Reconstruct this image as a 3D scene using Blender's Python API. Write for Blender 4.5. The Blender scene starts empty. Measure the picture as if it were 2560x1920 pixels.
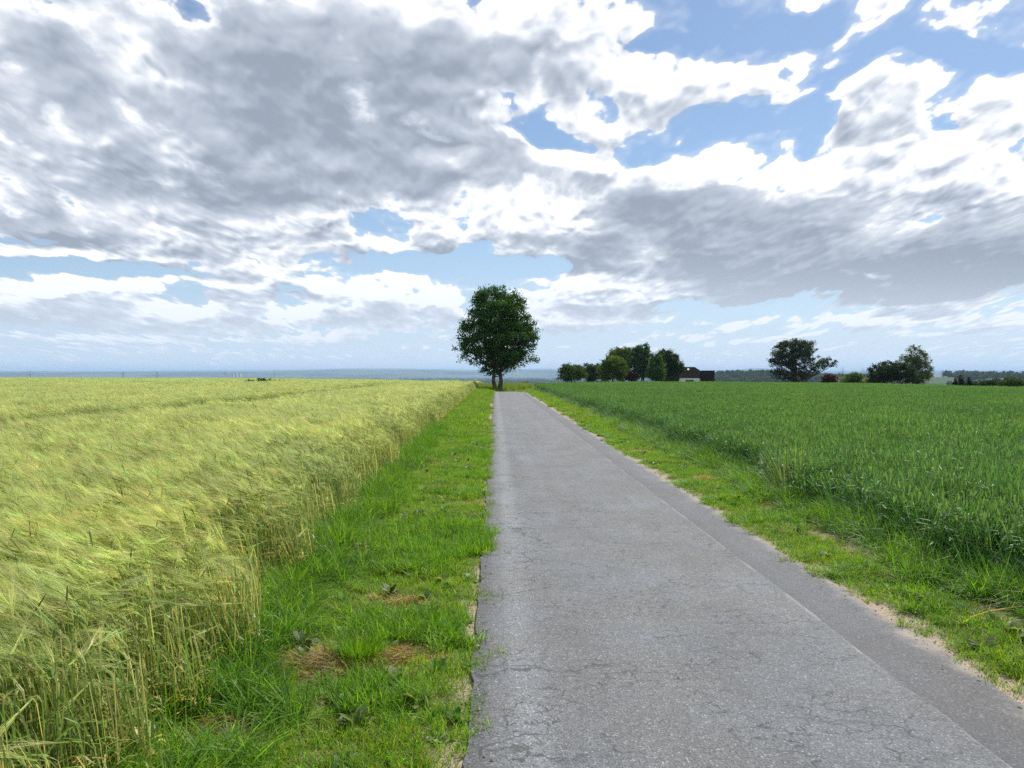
import bpy, math, random
import numpy as np
from mathutils import Vector

# ------------------------------------------------------------------ camera, sky, sun, exposure
scene = bpy.context.scene
EYE = 1.70
cam = bpy.data.cameras.new('camera')
cam.sensor_width = 36.0
cam.lens = 27.04
cam.clip_start = 0.05
cam.clip_end = 200000.0
cam_ob = bpy.data.objects.new('camera', cam)
scene.collection.objects.link(cam_ob)
cam_ob.location = (0.0, 0.0, EYE)
cam_ob.rotation_euler = (math.radians(90.0 - 0.80), 0.0, math.radians(-1.25))
scene.camera = cam_ob

SUN_AZ, SUN_EL = math.radians(34.0), math.radians(50.0)

scene.view_settings.view_transform = 'Standard'
scene.view_settings.look = 'None'
scene.view_settings.exposure = 0.22
scene.view_settings.gamma = 1.0

cy = scene.cycles
cy.max_bounces = 6
cy.diffuse_bounces = 3
cy.glossy_bounces = 2
cy.transmission_bounces = 3
cy.transparent_max_bounces = 4
cy.volume_bounces = 1
cy.caustics_reflective = False
cy.caustics_refractive = False
cy.sample_clamp_indirect = 6.0
cy.use_denoising = False
cy.denoiser = 'OPENIMAGEDENOISE'
cy.denoising_input_passes = 'RGB_ALBEDO_NORMAL'
cy.denoising_prefilter = 'ACCURATE'


class Nodes:
    """small helper to write node trees as expressions"""
    def __init__(self, tree):
        self.t = tree
        tree.nodes.clear()

    def n(self, kind, **kw):
        nd = self.t.nodes.new(kind)
        for k, v in kw.items():
            setattr(nd, k, v)
        return nd

    def put(self, sock, v):
        if v is None:
            return
        if isinstance(v, bpy.types.NodeSocket):
            self.t.links.new(v, sock)
        else:
            sock.default_value = v

    def math(self, op, a, b=None, c=None, clamp=False):
        nd = self.n('ShaderNodeMath', operation=op, use_clamp=clamp)
        for s, v in zip(nd.inputs, (a, b, c)):
            self.put(s, v)
        return nd.outputs[0]

    def vec(self, op, a, b=None, scale=None):
        nd = self.n('ShaderNodeVectorMath', operation=op)
        self.put(nd.inputs[0], a)
        if b is not None:
            self.put(nd.inputs[1], b)
        if scale is not None:
            self.put(nd.inputs['Scale'], scale)
        return nd.outputs['Value'] if op in ('LENGTH', 'DOT_PRODUCT') else nd.outputs[0]

    def comb(self, x, y, z):
        nd = self.n('ShaderNodeCombineXYZ')
        for s, v in zip(nd.inputs, (x, y, z)):
            self.put(s, v)
        return nd.outputs[0]

    def noise(self, v, scale, detail=4.0, rough=0.5, dims='3D', dist=0.0, color=False, lac=2.0):
        nd = self.n('ShaderNodeTexNoise', noise_dimensions=dims)
        self.put(nd.inputs['Vector'], v)
        nd.inputs['Scale'].default_value = scale
        nd.inputs['Detail'].default_value = detail
        nd.inputs['Roughness'].default_value = rough
        nd.inputs['Distortion'].default_value = dist
        nd.inputs['Lacunarity'].default_value = lac
        return nd.outputs['Color'] if color else nd.outputs['Fac']

    def voronoi(self, v, scale, feature='F1', dims='3D', out='Distance', detail=0.0, rnd=1.0):
        nd = self.n('ShaderNodeTexVoronoi', voronoi_dimensions=dims, feature=feature)
        self.put(nd.inputs['Vector'], v)
        nd.inputs['Scale'].default_value = scale
        if 'Detail' in nd.inputs:
            nd.inputs['Detail'].default_value = detail
        nd.inputs['Randomness'].default_value = rnd
        return nd.outputs[out]

    def step(self, v, a, b, smooth=True, lo=0.0, hi=1.0):
        nd = self.n('ShaderNodeMapRange', interpolation_type='SMOOTHSTEP' if smooth else 'LINEAR')
        self.put(nd.inputs['Value'], v)
        nd.inputs['From Min'].default_value = a
        nd.inputs['From Max'].default_value = b
        nd.inputs['To Min'].default_value = lo
        nd.inputs['To Max'].default_value = hi
        return nd.outputs['Result']

    def mix(self, f, a, b, mode='MIX'):
        nd = self.n('ShaderNodeMix', data_type='RGBA', blend_type=mode)
        self.put(nd.inputs['Factor'], f)
        for s, v in ((nd.inputs['A'], a), (nd.inputs['B'], b)):
            if isinstance(v, tuple) and len(v) == 3:
                v = v + (1.0,)
            self.put([q for q in nd.inputs if q.name == s.name and q.type == 'RGBA'][0], v)
        return [q for q in nd.outputs if q.type == 'RGBA'][0]


def cloud(X, Y, rx, ry, w, rot=0.0):
    """a cloud mass in the sky: tangents of its bearing and of its height, half sizes, weight"""
    k = 1661.7
    return ((X - 1070) / k, (806 - Y) / k, rx / k, ry / k, w, math.radians(rot))


# places where cloud gathers (positive) or the blue shows (negative)
COVER = [cloud(*a) for a in [
    (250, 280, 760, 380, 1.2), (760, 160, 460, 280, 1.0), (1150, 60, 330, 170, 0.8), (60, 60, 300, 160, 0.5),
    (1180, 260, 420, 200, 0.42), (1050, 400, 460, 110, 0.55), (1380, 190, 260, 110, 0.5, 20), (1660, 110, 300, 62, 0.85, 22), (1310, 420, 300, 110, 0.45),
    (1885, 225, 200, 80, 1.1, 10), (2170, 220, 140, 75, 1.0), (2060, 25, 260, 90, 1.0, -4), (1640, -5, 200, 40, 0.8), (1660, 205, 180, 26, 0.5, 16), (1940, 140, 60, 40, 0.5, 40),
    (1800, 510, 620, 150, 1.4, 3), (2150, 470, 420, 210, 0.9), (1500, 460, 260, 150, 0.8), (1720, 350, 400, 60, 0.7, 8), (2030, 330, 330, 70, 0.8, 6), (1330, 350, 220, 40, 0.4),
    (420, 490, 460, 55, 0.8, 3), (280, 556, 420, 26, 0.9, -2), (620, 580, 260, 16, 0.8), (640, 540, 240, 24, 0.6),
    (730, 510, 80, 42, 0.9), (950, 520, 95, 46, 1.0), (1150, 520, 85, 46, 1.0), (1280, 545, 125, 58, 1.3, 8), (1080, 480, 260, 50, 0.5),
    (70, 655, 150, 60, 1.2), (230, 652, 150, 56, 1.2), (500, 668, 170, 46, 0.9), (520, 636, 70, 34, 0.9), (820, 655, 120, 56, 1.3), (730, 650, 60, 40, 0.7), (975, 660, 70, 50, 1.1), (600, 610, 330, 18, 0.8), (650, 690, 160, 30, 0.6), (370, 690, 130, 26, 0.6),
    (1240, 650, 180, 54, 1.2), (1120, 606, 110, 16, 0.8), (1330, 605, 120, 14, 0.8), (1400, 640, 80, 30, 0.6), (1560, 620, 200, 44, 1.1, 10), (1640, 585, 100, 45, 0.8), (1330, 700, 170, 26, 0.8), (1240, 680, 60, 8, 0.6), (1130, 700, 100, 24, 0.6),
    (300, 728, 480, 26, 0.6), (820, 722, 260, 22, 0.5), (1560, 695, 60, 14, 0.7), (1560, 728, 160, 16, 0.5), (2000, 690, 420, 22, 0.8), (1950, 658, 300, 16, 0.7), (1960, 718, 360, 16, 0.6), (1900, 606, 130, 30, 0.7), (1860, 690, 60, 30, 0.5),
    (1560, 50, 190, 34, -0.75, 10), (1800, 170, 150, 46, -0.6, 30), (1640, 300, 250, 40, -0.85, 6), (2000, 110, 230, 40, -0.9, -6), (2030, 290, 150, 36, -0.9), (1560, 240, 130, 26, -0.6, 20), (2120, 140, 120, 36, -0.8), (1720, 250, 140, 24, -0.5),
    (1190, 290, 95, 44, -1.5), (1390, 105, 90, 26, -1.1), (820, 480, 120, 38, -1.2), (60, 586, 420, 24, -1.5), (980, 585, 330, 30, -1.5), (1130, 240, 50, 20, -0.7),
    (110, 518, 150, 22, -0.9), (240, 118, 60, 26, -0.4), (410, 640, 110, 26, -0.9), (640, 640, 70, 22, -0.6), (1040, 640, 60, 30, -0.6), (1490, 670, 120, 24, -0.6), (1700, 665, 260, 24, -0.8), (1000, 730, 240, 22, -0.4), (920, 292, 70, 26, -0.9), (870, 600, 70, 20, -0.4), (1480, 700, 90, 30, -0.4),
]]
# where the cloud is so thick that its underside is grey
DARK = [cloud(*a) for a in [
    (770, 210, 460, 200, 0.9, -12), (250, 330, 520, 240, 0.55), (90, 130, 320, 200, 0.5), (820, 320, 300, 80, 0.6), (520, 70, 420, 110, 0.45), (900, 130, 240, 160, 0.3),
    (1190, 90, 170, 60, 0.45, 28), (60, 500, 240, 60, 0.5), (1060, 378, 180, 38, 0.95), (1080, 320, 70, 30, 0.4), (420, 430, 420, 60, 0.3), (650, 400, 200, 50, 0.4),
    (1540, 490, 240, 130, 1.1, 0), (2000, 540, 460, 120, 0.95, 4), (1720, 610, 260, 46, 0.7), (2150, 600, 200, 70, 0.6), (1420, 440, 140, 60, 0.5), (1760, 470, 200, 80, 0.4),
    (1270, 552, 100, 44, 1.0), (735, 520, 44, 24, 0.6), (920, 520, 50, 28, 0.65), (985, 535, 40, 16, 0.4), (1160, 525, 55, 26, 0.55),
    (1920, 225, 90, 34, 0.6), (2140, 235, 60, 24, 0.5), (1420, 195, 160, 34, 0.25, 16), (1200, 185, 80, 26, 0.35), (1300, 300, 60, 24, 0.25), (2060, 40, 120, 24, 0.2), (1640, 150, 90, 24, 0.3, 20),
    (50, 678, 110, 30, 0.6), (235, 672, 110, 34, 0.65), (500, 690, 150, 22, 0.45), (530, 642, 40, 16, 0.5), (810, 674, 100, 28, 0.55), (975, 682, 50, 22, 0.45), (1250, 668, 150, 28, 0.5), (1330, 712, 120, 14, 0.3),
    (1640, 628, 130, 22, 0.4), (1870, 620, 70, 14, 0.5), (200, 512, 90, 16, 0.6), (560, 625, 220, 10, 0.3),
    (260, 130, 170, 46, -0.95, -22), (430, 325, 60, 30, -0.5), (200, 300, 120, 30, -0.38), (170, 355, 80, 20, -0.25), (1000, 270, 130, 60, -0.6), (1180, 260, 200, 70, -0.2), (1000, 450, 380, 50, -0.4), (380, 380, 60, 20, -0.4), (600, 340, 70, 14, -0.4), (930, 60, 60, 30, -0.3),
    (1960, 465, 130, 14, -0.6, 12), (1750, 490, 60, 10, -0.5, 10), (1720, 565, 60, 22, -0.5, 20), (1900, 600, 90, 12, -0.6),
]]


def build_sky():
    w = bpy.data.worlds.new('World')
    scene.world = w
    w.use_nodes = True
    w.cycles.sampling_method = 'NONE'
    N = Nodes(w.node_tree)
    out = N.n('ShaderNodeOutputWorld')
    bg = N.n('ShaderNodeBackground')
    bg.inputs['Strength'].default_value = 1.0
    sky = N.n('ShaderNodeTexSky', sky_type='NISHITA')
    sky.sun_disc = False
    sky.sun_elevation = SUN_EL
    sky.sun_rotation = SUN_AZ
    sky.altitude = 150.0
    sky.air_density = 1.0
    sky.dust_density = 0.6
    sky.ozone_density = 1.6
    blue = N.mix(1.0, sky.outputs['Color'], SKY_GAIN, 'MULTIPLY')

    d = N.n('ShaderNodeTexCoord').outputs['Generated']
    sp = N.n('ShaderNodeSeparateXYZ')
    N.put(sp.inputs[0], d)
    x, y, z = sp.outputs
    ym = N.math('MAXIMUM', y, 0.08)
    zc = N.math('MAXIMUM', z, 0.0)
    u = N.math('DIVIDE', x, ym)
    v = N.math('DIVIDE', zc, ym)
    q = N.comb(u, v, 0.0)
    # cloud pattern: smaller and flatter towards the horizon
    vs = N.math('ADD', v, 0.06)
    tx = N.math('DIVIDE', u, N.math('POWER', vs, 0.6))
    ty = N.math('MULTIPLY', N.math('LOGARITHM', vs, 2.71828), 0.85)
    T = N.comb(tx, ty, 0.0)
    wn = N.noise(T, 2.6, 4.0, 0.55, '2D', color=True)
    wn = N.vec('SUBTRACT', wn, (0.5, 0.5, 0.5))
    amp = N.step(v, 0.03, 0.4, False, 0.04, 0.17)
    wv = N.vec('MULTIPLY', N.vec('SCALE', wn, scale=amp), (1.3, 0.8, 0.0))
    q2 = N.vec('ADD', q, wv)

    def blobs(items, at, grow):
        acc = 0.0
        for (bx, by, rx, ry, wt, rot) in items:
            mp = N.n('ShaderNodeMapping', vector_type='TEXTURE')
            N.put(mp.inputs['Vector'], at)
            mp.inputs['Location'].default_value = (bx, by, 0)
            mp.inputs['Rotation'].default_value = (0, 0, rot)
            mp.inputs['Scale'].default_value = (rx * grow, ry * grow, 1)
            g = N.n('ShaderNodeTexGradient', gradient_type='SPHERICAL')
            N.put(g.inputs[0], mp.outputs[0])
            acc = N.math('MULTIPLY_ADD', g.outputs['Fac'], wt, acc)
        return acc

    lift = N.step(v, 0.03, 0.35, False, 0.012, 0.035)
    cov = N.math('MINIMUM', blobs(COVER, q2, 1.25), 1.15)
    cov_up = N.math('MINIMUM', blobs(COVER, N.vec('ADD', q2, N.comb(0.0, lift, 0.0)), 1.25), 1.15)
    lowc = N.math('MULTIPLY', N.step(v, 0.17, 0.07), 0.14)
    cov = N.math('ADD', cov, lowc)
    cov_up = N.math('ADD', cov_up, lowc)
    drk = N.math('MINIMUM', blobs(DARK, q2, 1.3), 0.85)
    # cloud all round behind the photographer too
    back = N.step(y, 0.45, 0.1)
    cov = N.math('MULTIPLY_ADD', back, 0.4, cov)
    drk = N.math('MULTIPLY_ADD', back, 0.2, drk)

    up = N.vec('ADD', T, (0.0, 0.036, 0.0))
    n1 = N.noise(T, 4.6, 9.0, 0.60, '2D', 0.15)
    n3 = N.noise(T, 4.6, 3.0, 0.50, '2D', 0.15)
    n2 = N.noise(up, 4.6, 3.0, 0.50, '2D', 0.15)
    Tw = N.vec('ADD', T, N.vec('SCALE', wn, scale=0.14))
    b1 = N.voronoi(Tw, 11.0, 'SMOOTH_F1', '2D', detail=2.5)
    b2 = N.voronoi(N.vec('ADD', Tw, (0.0, 0.022, 0.0)), 11.0, 'SMOOTH_F1', '2D', detail=2.5)
    n1c = N.math('SUBTRACT', n1, 0.5)
    puff = N.math('MULTIPLY_ADD', b1, -1.0, 0.42)
    dens = N.math('MULTIPLY_ADD', n1c, DENS_N, N.math('MULTIPLY_ADD', cov, 1.15, COVER_BASE))
    calm = N.step(drk, 0.25, 0.75, True, 1.0, 0.55)
    dens = N.math('MULTIPLY_ADD', puff, N.math('MULTIPLY', calm, DENS_P), dens)
    alpha = N.step(dens, -0.06, 0.20)
    thin = N.math('MULTIPLY', N.step(dens, -0.5, 0.15), 0.22)
    alpha = N.math('MAXIMUM', alpha, thin)
    # thick cloud is grey, its edges let the sun through
    soft_n = N.math('SUBTRACT', N.noise(T, 2.4, 3.0, 0.5, '2D', 0.3), 0.5)
    inner = N.step(dens, 0.05, 0.60)
    th = N.math('MULTIPLY', drk, N.math('MULTIPLY_ADD', inner, 0.52, 0.10))
    th = N.math('MULTIPLY_ADD', N.step(dens, 0.06, 0.80), 0.33, th)
    relief = N.math('MULTIPLY_ADD', N.math('SUBTRACT', n3, n2), -2.2, N.math('MULTIPLY', N.math('SUBTRACT', b1, b2), 1.0))
    busy = N.step(drk, 0.1, 0.6, True, 1.0, 0.42)
    th = N.math('MULTIPLY_ADD', relief, busy, th)
    th = N.math('MULTIPLY_ADD', soft_n, N.math('MULTIPLY_ADD', drk, 1.3, 0.45), th)
    th = N.math('MULTIPLY_ADD', N.math('SUBTRACT', cov, cov_up), N.step(v, 0.05, 0.25, False, -1.5, -0.6), th)
    ramp = N.n('ShaderNodeValToRGB')
    ramp.color_ramp.interpolation = 'B_SPLINE'
    els = ramp.color_ramp.elements
    stops = ((0.0, CLOUD_LIT), (0.06, CLOUD_LIT), (0.26, (0.75, 0.785, 0.84)), (0.50, (0.51, 0.56, 0.645)), (0.78, (0.375, 0.425, 0.505)), (1.0, CLOUD_GREY))
    while len(els) < len(stops):
        els.new(0.5)
    for e, (pos, c) in zip(els, stops):
        e.position = pos
        e.color = c + (1.0,)
    N.put(ramp.inputs[0], th)
    body = ramp.outputs[0]
    # cooler, paler undersides far off
    far = N.step(v, 0.17, 0.03)
    body = N.mix(N.math('MULTIPLY', far, 0.50), body, (0.70, 0.78, 0.90))
    # the blue pales towards the horizon
    pale = N.math('POWER', 2.718, N.math('MULTIPLY', v, -6.0))
    blue = N.mix(N.math('MULTIPLY', pale, 0.85), blue, (0.47, 0.635, 0.84))
    col = N.mix(alpha, blue, body)
    hz = N.math('POWER', 2.718, N.math('MULTIPLY', v, -17.0))
    col = N.mix(N.math('MULTIPLY', hz, 0.85), col, (0.70, 0.775, 0.87))
    N.put(bg.inputs['Color'], col)
    N.put(out.inputs['Surface'], bg.outputs[0])


SKY_GAIN = (0.072, 0.083, 0.092)
COVER_BASE = -0.16
DENS_N, DENS_P = 2.2, 1.25
CLOUD_LIT = (0.98, 0.99, 1.01)
CLOUD_GREY = (0.275, 0.32, 0.39)
build_sky()

sun = bpy.data.lights.new('sun', 'SUN')
sun.energy = 5.0
sun.angle = math.radians(0.53)
sun.color = (1.0, 0.95, 0.87)
sun_ob = bpy.data.objects.new('sun', sun)
scene.collection.objects.link(sun_ob)
sun_dir = Vector((math.sin(SUN_AZ) * math.cos(SUN_EL), math.cos(SUN_AZ) * math.cos(SUN_EL), math.sin(SUN_EL)))
sun_ob.rotation_euler = (-sun_dir).to_track_quat('-Z', 'Y').to_euler()
sun_ob.location = sun_dir * 300.0


# ------------------------------------------------------------------ number helpers
def vnoise(x, y, seed=0):
    """smooth value noise in -1..1 on numpy arrays"""
    x = np.asarray(x, float)
    y = np.asarray(y, float)
    xi = np.floor(x).astype(np.int64)
    yi = np.floor(y).astype(np.int64)
    fx = x - xi
    fy = y - yi
    fx = fx * fx * (3 - 2 * fx)
    fy = fy * fy * (3 - 2 * fy)

    def h(i, j):
        k = (i * 374761393 + j * 668265263 + seed * 982451653) & 0xffffffff
        k = ((k ^ (k >> 13)) * 1274126177) & 0xffffffff
        return ((k ^ (k >> 16)) & 0xffff) / 32767.5 - 1.0
    a = h(xi, yi) * (1 - fx) + h(xi + 1, yi) * fx
    b = h(xi, yi + 1) * (1 - fx) + h(xi + 1, yi + 1) * fx
    return a * (1 - fy) + b * fy


def fnoise(x, y, seed=0, octs=3):
    s, a = 0.0, 1.0
    x = np.asarray(x, float)
    y = np.asarray(y, float)
    for o in range(octs):
        s = s + a * vnoise(x * 2 ** o, y * 2 ** o, seed + o * 17)
        a *= 0.5
    return s / 1.75


def sstep(a, b, x):
    t = np.clip((np.asarray(x, float) - a) / (b - a), 0, 1)
    return t * t * (3 - 2 * t)


# ------------------------------------------------------------------ lie of the land
R0 = 50.0


def solve_drop(dip, h):
    lo, hi = 1e-7, 4e-3
    r = np.linspace(20, 900, 4000)
    for _ in range(50):
        mid = math.sqrt(lo * hi)
        d = ((h + mid * np.maximum(0, r - R0) ** 2) / r).min()
        if d < dip:
            lo = mid
        else:
            hi = mid
    return math.sqrt(lo * hi)


BARLEY_H, WHEAT_H = 0.74, 0.60
_crest = [(-32.8, 816.5, BARLEY_H), (-18.9, 818.0, BARLEY_H), (-9.2, 821.5, BARLEY_H), (-3.4, 827, BARLEY_H),
          (4.0, 828.5, WHEAT_H), (7.9, 826, WHEAT_H), (14.5, 825.0, WHEAT_H), (26.6, 829.5, WHEAT_H), (34.5, 838, WHEAT_H)]
_az = [-180, -60]
_dr = [2e-5, 2e-5]
for a_, y_, h_ in _crest:
    _az.append(a_)
    _dr.append(solve_drop((y_ - 806) / 1661.7 * math.cos(math.radians(a_)), EYE - h_))
    if a_ == -3.4:
        _az.append(0.3)
        _dr.append(9.0e-5)
_az += [60, 180]
_dr += [1.2e-4, 1.2e-4]
PLAIN = -70.0


def road_shift(y):
    return 0.014 * np.maximum(0, np.asarray(y, float) - 82.0) ** 2 * (np.asarray(y) < 112) + (0.014 * 900 + 0.84 * (np.asarray(y, float) - 112)) * (np.asarray(y) >= 112)


def road_z(y):
    t = np.clip(np.asarray(y, float) - 60.0, 0, 50)
    return -0.0006 * t * t - 0.06 * np.maximum(0, np.asarray(y, float) - 110)


def bumps(x, y):
    off = sstep(1.5, 1.9, np.abs(x - 1.30 - road_shift(y)))
    return off * (0.030 * fnoise(x * 1.5, y * 1.5, 5) + 0.022 * vnoise(x * 4.5, y * 4.5, 9) + 0.02)


def ground_z(x, y, rough=True):
    x = np.asarray(x, float)
    y = np.asarray(y, float)
    r = np.hypot(x, y)
    az = np.degrees(np.arctan2(x, y))
    a = np.interp(az, _az, _dr)
    near = -a * np.maximum(0, r - R0) ** 2
    # hold the slope in check far down
    plain = PLAIN + 5.0 * fnoise(x / 1500, y / 1500, 3)
    hill = 58.0 * np.exp(-((r - 2300) / 650.0) ** 2) * sstep(9, 17, az) * sstep(62, 48, az) * (1 + 0.12 * vnoise(az / 5.0, r * 0, 8))
    hill2 = 26.0 * np.exp(-((r - 1500) / 300.0) ** 2) * sstep(27, 34, az) * sstep(62, 48, az)
    plain = plain + hill + hill2
    k = 8.0
    d = np.clip((near - plain) / k, -20, 20)
    z = plain + k * np.log1p(np.exp(d)) - k * np.log1p(np.exp(np.clip((0 - plain) / k, -20, 20))) * 0
    z = np.where(near - plain > 40, near, z)
    # the lane goes over the brow in a shallow cutting
    t = sstep(1.7, 3.3, np.abs(x - 1.30 - road_shift(y)))
    w = sstep(60, 64, y) * sstep(190, 150, y)
    rz = road_z(y)
    cut = np.minimum(z, rz + (z - rz) * t)
    z = z * (1 - w) + cut * w
    if rough:
        z = z + np.where(r < 140, bumps(x, y), 0.0)
    return z


def gz(x, y):
    return float(ground_z(np.array([x]), np.array([y]))[0])


def barley_edge(y):
    y = np.asarray(y, float)
    e = np.interp(y, [0, 4, 5.7, 11.6, 19.6, 60, 90], [-1.45, -1.52, -1.75, -1.88, -2.0, -2.1, -2.25])
    return e + 0.07 * vnoise(y * 0.9, y * 0, 21) + 0.05 * vnoise(y * 2.7, y * 0, 22)


def wheat_edge(y):
    y = np.asarray(y, float)
    e = np.interp(y, [0, 5.6, 7.4, 11.6, 30, 80, 95], [3.82, 3.74, 3.66, 3.90, 4.10, 4.2, 5.0])
    return e + 0.09 * vnoise(y * 0.8, y * 0, 31) + 0.05 * vnoise(y * 2.3, y * 0, 32)


# ------------------------------------------------------------------ mesh helpers
class Soup:
    """collects quads, triangles and one colour per corner point, then links them as ONE mesh"""
    def __init__(self):
        self.v, self.f, self.c, self.n = [], [], [], 0

    def add(self, V, F, col):
        V = np.asarray(V, float).reshape(-1, 3)
        F = np.asarray(F, np.int64)
        col = np.asarray(col, float)
        if col.ndim == 1:
            col = np.tile(col[None, :], (len(V), 1))
        self.v.append(V)
        self.c.append(col)
        self.f.append(F + self.n)
        self.n += len(V)

    def ribbons(self, P, W, side, col):
        """P (n,s,3) centre lines, W (n,s) half widths, side (n,3), col (n,3) or (n,s,3)"""
        n, s, _ = P.shape
        sd = side[:, None, :] if side.ndim == 2 else side
        L = P - sd * W[..., None]
        R = P + sd * W[..., None]
        V = np.stack([L, R], axis=2).reshape(-1, 3)
        i = np.arange(n)[:, None] * (2 * s) + np.arange(s - 1)[None, :] * 2
        F = np.stack([i, i + 1, i + 3, i + 2], axis=-1).reshape(-1, 4)
        c = col if col.ndim == 3 else np.repeat(col[:, None, :], s, axis=1)
        c = np.repeat(c, 2, axis=1).reshape(-1, 3)
        self.add(V, F, c)

    def tube(self, pts, rad, col=(0.1, 0.08, 0.06), sides=6, cap=True):
        pts = np.asarray(pts, float)
        rad = np.asarray(rad, float)
        t = np.gradient(pts, axis=0)
        t /= np.linalg.norm(t, axis=1)[:, None] + 1e-9
        ref = np.array([0.0, 0.0, 1.0]) if abs(t[:, 2]).mean() < 0.8 else np.array([0.0, 1.0, 0.0])
        a = np.cross(t, ref)
        a /= np.linalg.norm(a, axis=1)[:, None] + 1e-9
        b = np.cross(t, a)
        th = np.arange(sides) * 2 * math.pi / sides
        ring = pts[:, None, :] + rad[:, None, None] * (np.cos(th)[None, :, None] * a[:, None, :] + np.sin(th)[None, :, None] * b[:, None, :])
        n = len(pts)
        F = []
        for i in range(n - 1):
            for j in range(sides):
                k = (j + 1) % sides
                F.append((i * sides + j, i * sides + k, (i + 1) * sides + k, (i + 1) * sides + j))
        self.add(ring.reshape(-1, 3), F, np.array(col))
        if cap:
            m = self.n
            self.add(np.vstack([ring[-1], pts[-1:]]), [(j, (j + 1) % sides, sides, sides) for j in range(sides)], np.array(col))

    def box(self, lo, hi, col=(0.5, 0.5, 0.5)):
        x0, y0, z0 = lo
        x1, y1, z1 = hi
        V = [(x0, y0, z0), (x1, y0, z0), (x1, y1, z0), (x0, y1, z0), (x0, y0, z1), (x1, y0, z1), (x1, y1, z1), (x0, y1, z1)]
        F = [(0, 3, 2, 1), (4, 5, 6, 7), (0, 1, 5, 4), (1, 2, 6, 5), (2, 3, 7, 6), (3, 0, 4, 7)]
        self.add(V, F, np.array(col))

    def mesh(self, name, mat, smooth=False):
        V = np.vstack(self.v)
        C = np.vstack(self.c)
        F = np.vstack([f if f.shape[1] == 4 else np.hstack([f, f[:, 2:3]]) for f in self.f])
        me = bpy.data.meshes.new(name)
        tri = F[:, 2] == F[:, 3]
        sizes = np.where(tri, 3, 4)
        keep = np.ones(F.shape, bool)
        keep[tri, 3] = False
        loops = F[keep]
        me.vertices.add(len(V))
        me.vertices.foreach_set('co', V.astype(np.float32).ravel())
        me.loops.add(len(loops))
        me.loops.foreach_set('vertex_index', loops.astype(np.int32))
        me.polygons.add(len(F))
        st = np.concatenate([[0], np.cumsum(sizes)[:-1]]).astype(np.int32)
        me.polygons.foreach_set('loop_start', st)
        me.update(calc_edges=True)
        at = me.color_attributes.new('col', 'FLOAT_COLOR', 'POINT')
        at.data.foreach_set('color', np.hstack([C, np.ones((len(C), 1))]).astype(np.float32).ravel())
        me.polygons.foreach_set('use_smooth', np.full(len(F), smooth))
        me.materials.append(mat)
        return me

    def build(self, name, mat, parent=None, smooth=False):
        ob = bpy.data.objects.new(name, self.mesh(name, mat, smooth))
        scene.collection.objects.link(ob)
        if parent is not None:
            ob.parent = parent
        return ob


def tag(o, label=None, cat=None, group=None, kind=None):
    if label:
        o['label'] = label
    if cat:
        o['category'] = cat
    if group:
        o['group'] = group
    if kind:
        o['kind'] = kind
    return o


def empty(name, loc, rz=0.0):
    o = bpy.data.objects.new(name, None)
    o.empty_display_size = 0.2
    o.location = loc
    o.rotation_euler = (0, 0, rz)
    scene.collection.objects.link(o)
    return o


# ------------------------------------------------------------------ materials
def new_mat(name):
    m = bpy.data.materials.new(name)
    m.use_nodes = True
    N = Nodes(m.node_tree)
    out = N.n('ShaderNodeOutputMaterial')
    return m, N, out


def leaf_mat(name, trans=0.4, rough=0.5, spec=0.3, var=0.25, var_scale=0.35, warm=(1.15, 1.0, 0.6), tgain=1.3, tblue=0.65):
    """leaves and blades: own colour from the plant, patchy growth over the ground, light shining through"""
    m, N, out = new_mat(name)
    at = N.n('ShaderNodeAttribute', attribute_name='col').outputs['Color']
    geo = N.n('ShaderNodeNewGeometry').outputs['Position']
    ns = N.noise(geo, var_scale, 3.0, 0.6)
    ns2 = N.noise(geo, var_scale * 7.0, 2.0, 0.6)
    f = N.step(N.math('MULTIPLY_ADD', ns2, 0.4, N.math('MULTIPLY', ns, 0.8)), 0.35, 0.85)
    col = N.mix(f, N.mix(1.0, at, (1 - var, 1 - var * 0.7, 1 - var * 0.5), 'MULTIPLY'), N.mix(1.0, at, warm, 'MULTIPLY'))
    oi = N.n('ShaderNodeObjectInfo').outputs['Random']
    col = N.mix(1.0, col, N.comb(*[N.step(oi, 0, 1, False, 0.88, 1.12)] * 3), 'MULTIPLY')
    p = N.n('ShaderNodeBsdfPrincipled')
    N.put(p.inputs['Base Color'], col)
    p.inputs['Roughness'].default_value = rough
    p.inputs['Specular IOR Level'].default_value = spec
    t = N.n('ShaderNodeBsdfTranslucent')
    N.put(t.inputs['Color'], N.mix(1.0, col, (tgain, tgain, tgain * tblue), 'MULTIPLY'))
    mx = N.n('ShaderNodeMixShader')
    mx.inputs[0].default_value = trans
    N.put(mx.inputs[1], p.outputs[0])
    N.put(mx.inputs[2], t.outputs[0])
    N.put(out.inputs['Surface'], mx.outputs[0])
    return m


def plain_mat(name, color, rough=0.8, spec=0.3, var=0.2, scale=3.0, metal=0.0, bump=0.0):
    m, N, out = new_mat(name)
    geo = N.n('ShaderNodeNewGeometry').outputs['Position']
    ns = N.noise(geo, scale, 5.0, 0.6)
    c = N.mix(N.step(ns, 0.3, 0.7), tuple(v * (1 - var) for v in color), tuple(min(1, v * (1 + var)) for v in color))
    p = N.n('ShaderNodeBsdfPrincipled')
    N.put(p.inputs['Base Color'], c)
    p.inputs['Roughness'].default_value = rough
    p.inputs['Specular IOR Level'].default_value = spec
    p.inputs['Metallic'].default_value = metal
    if bump:
        b = N.n('ShaderNodeBump')
        b.inputs['Strength'].default_value = bump
        N.put(b.inputs['Height'], ns)
        N.put(p.inputs['Normal'], b.outputs[0])
    N.put(out.inputs['Surface'], p.outputs[0])
    return m


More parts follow.
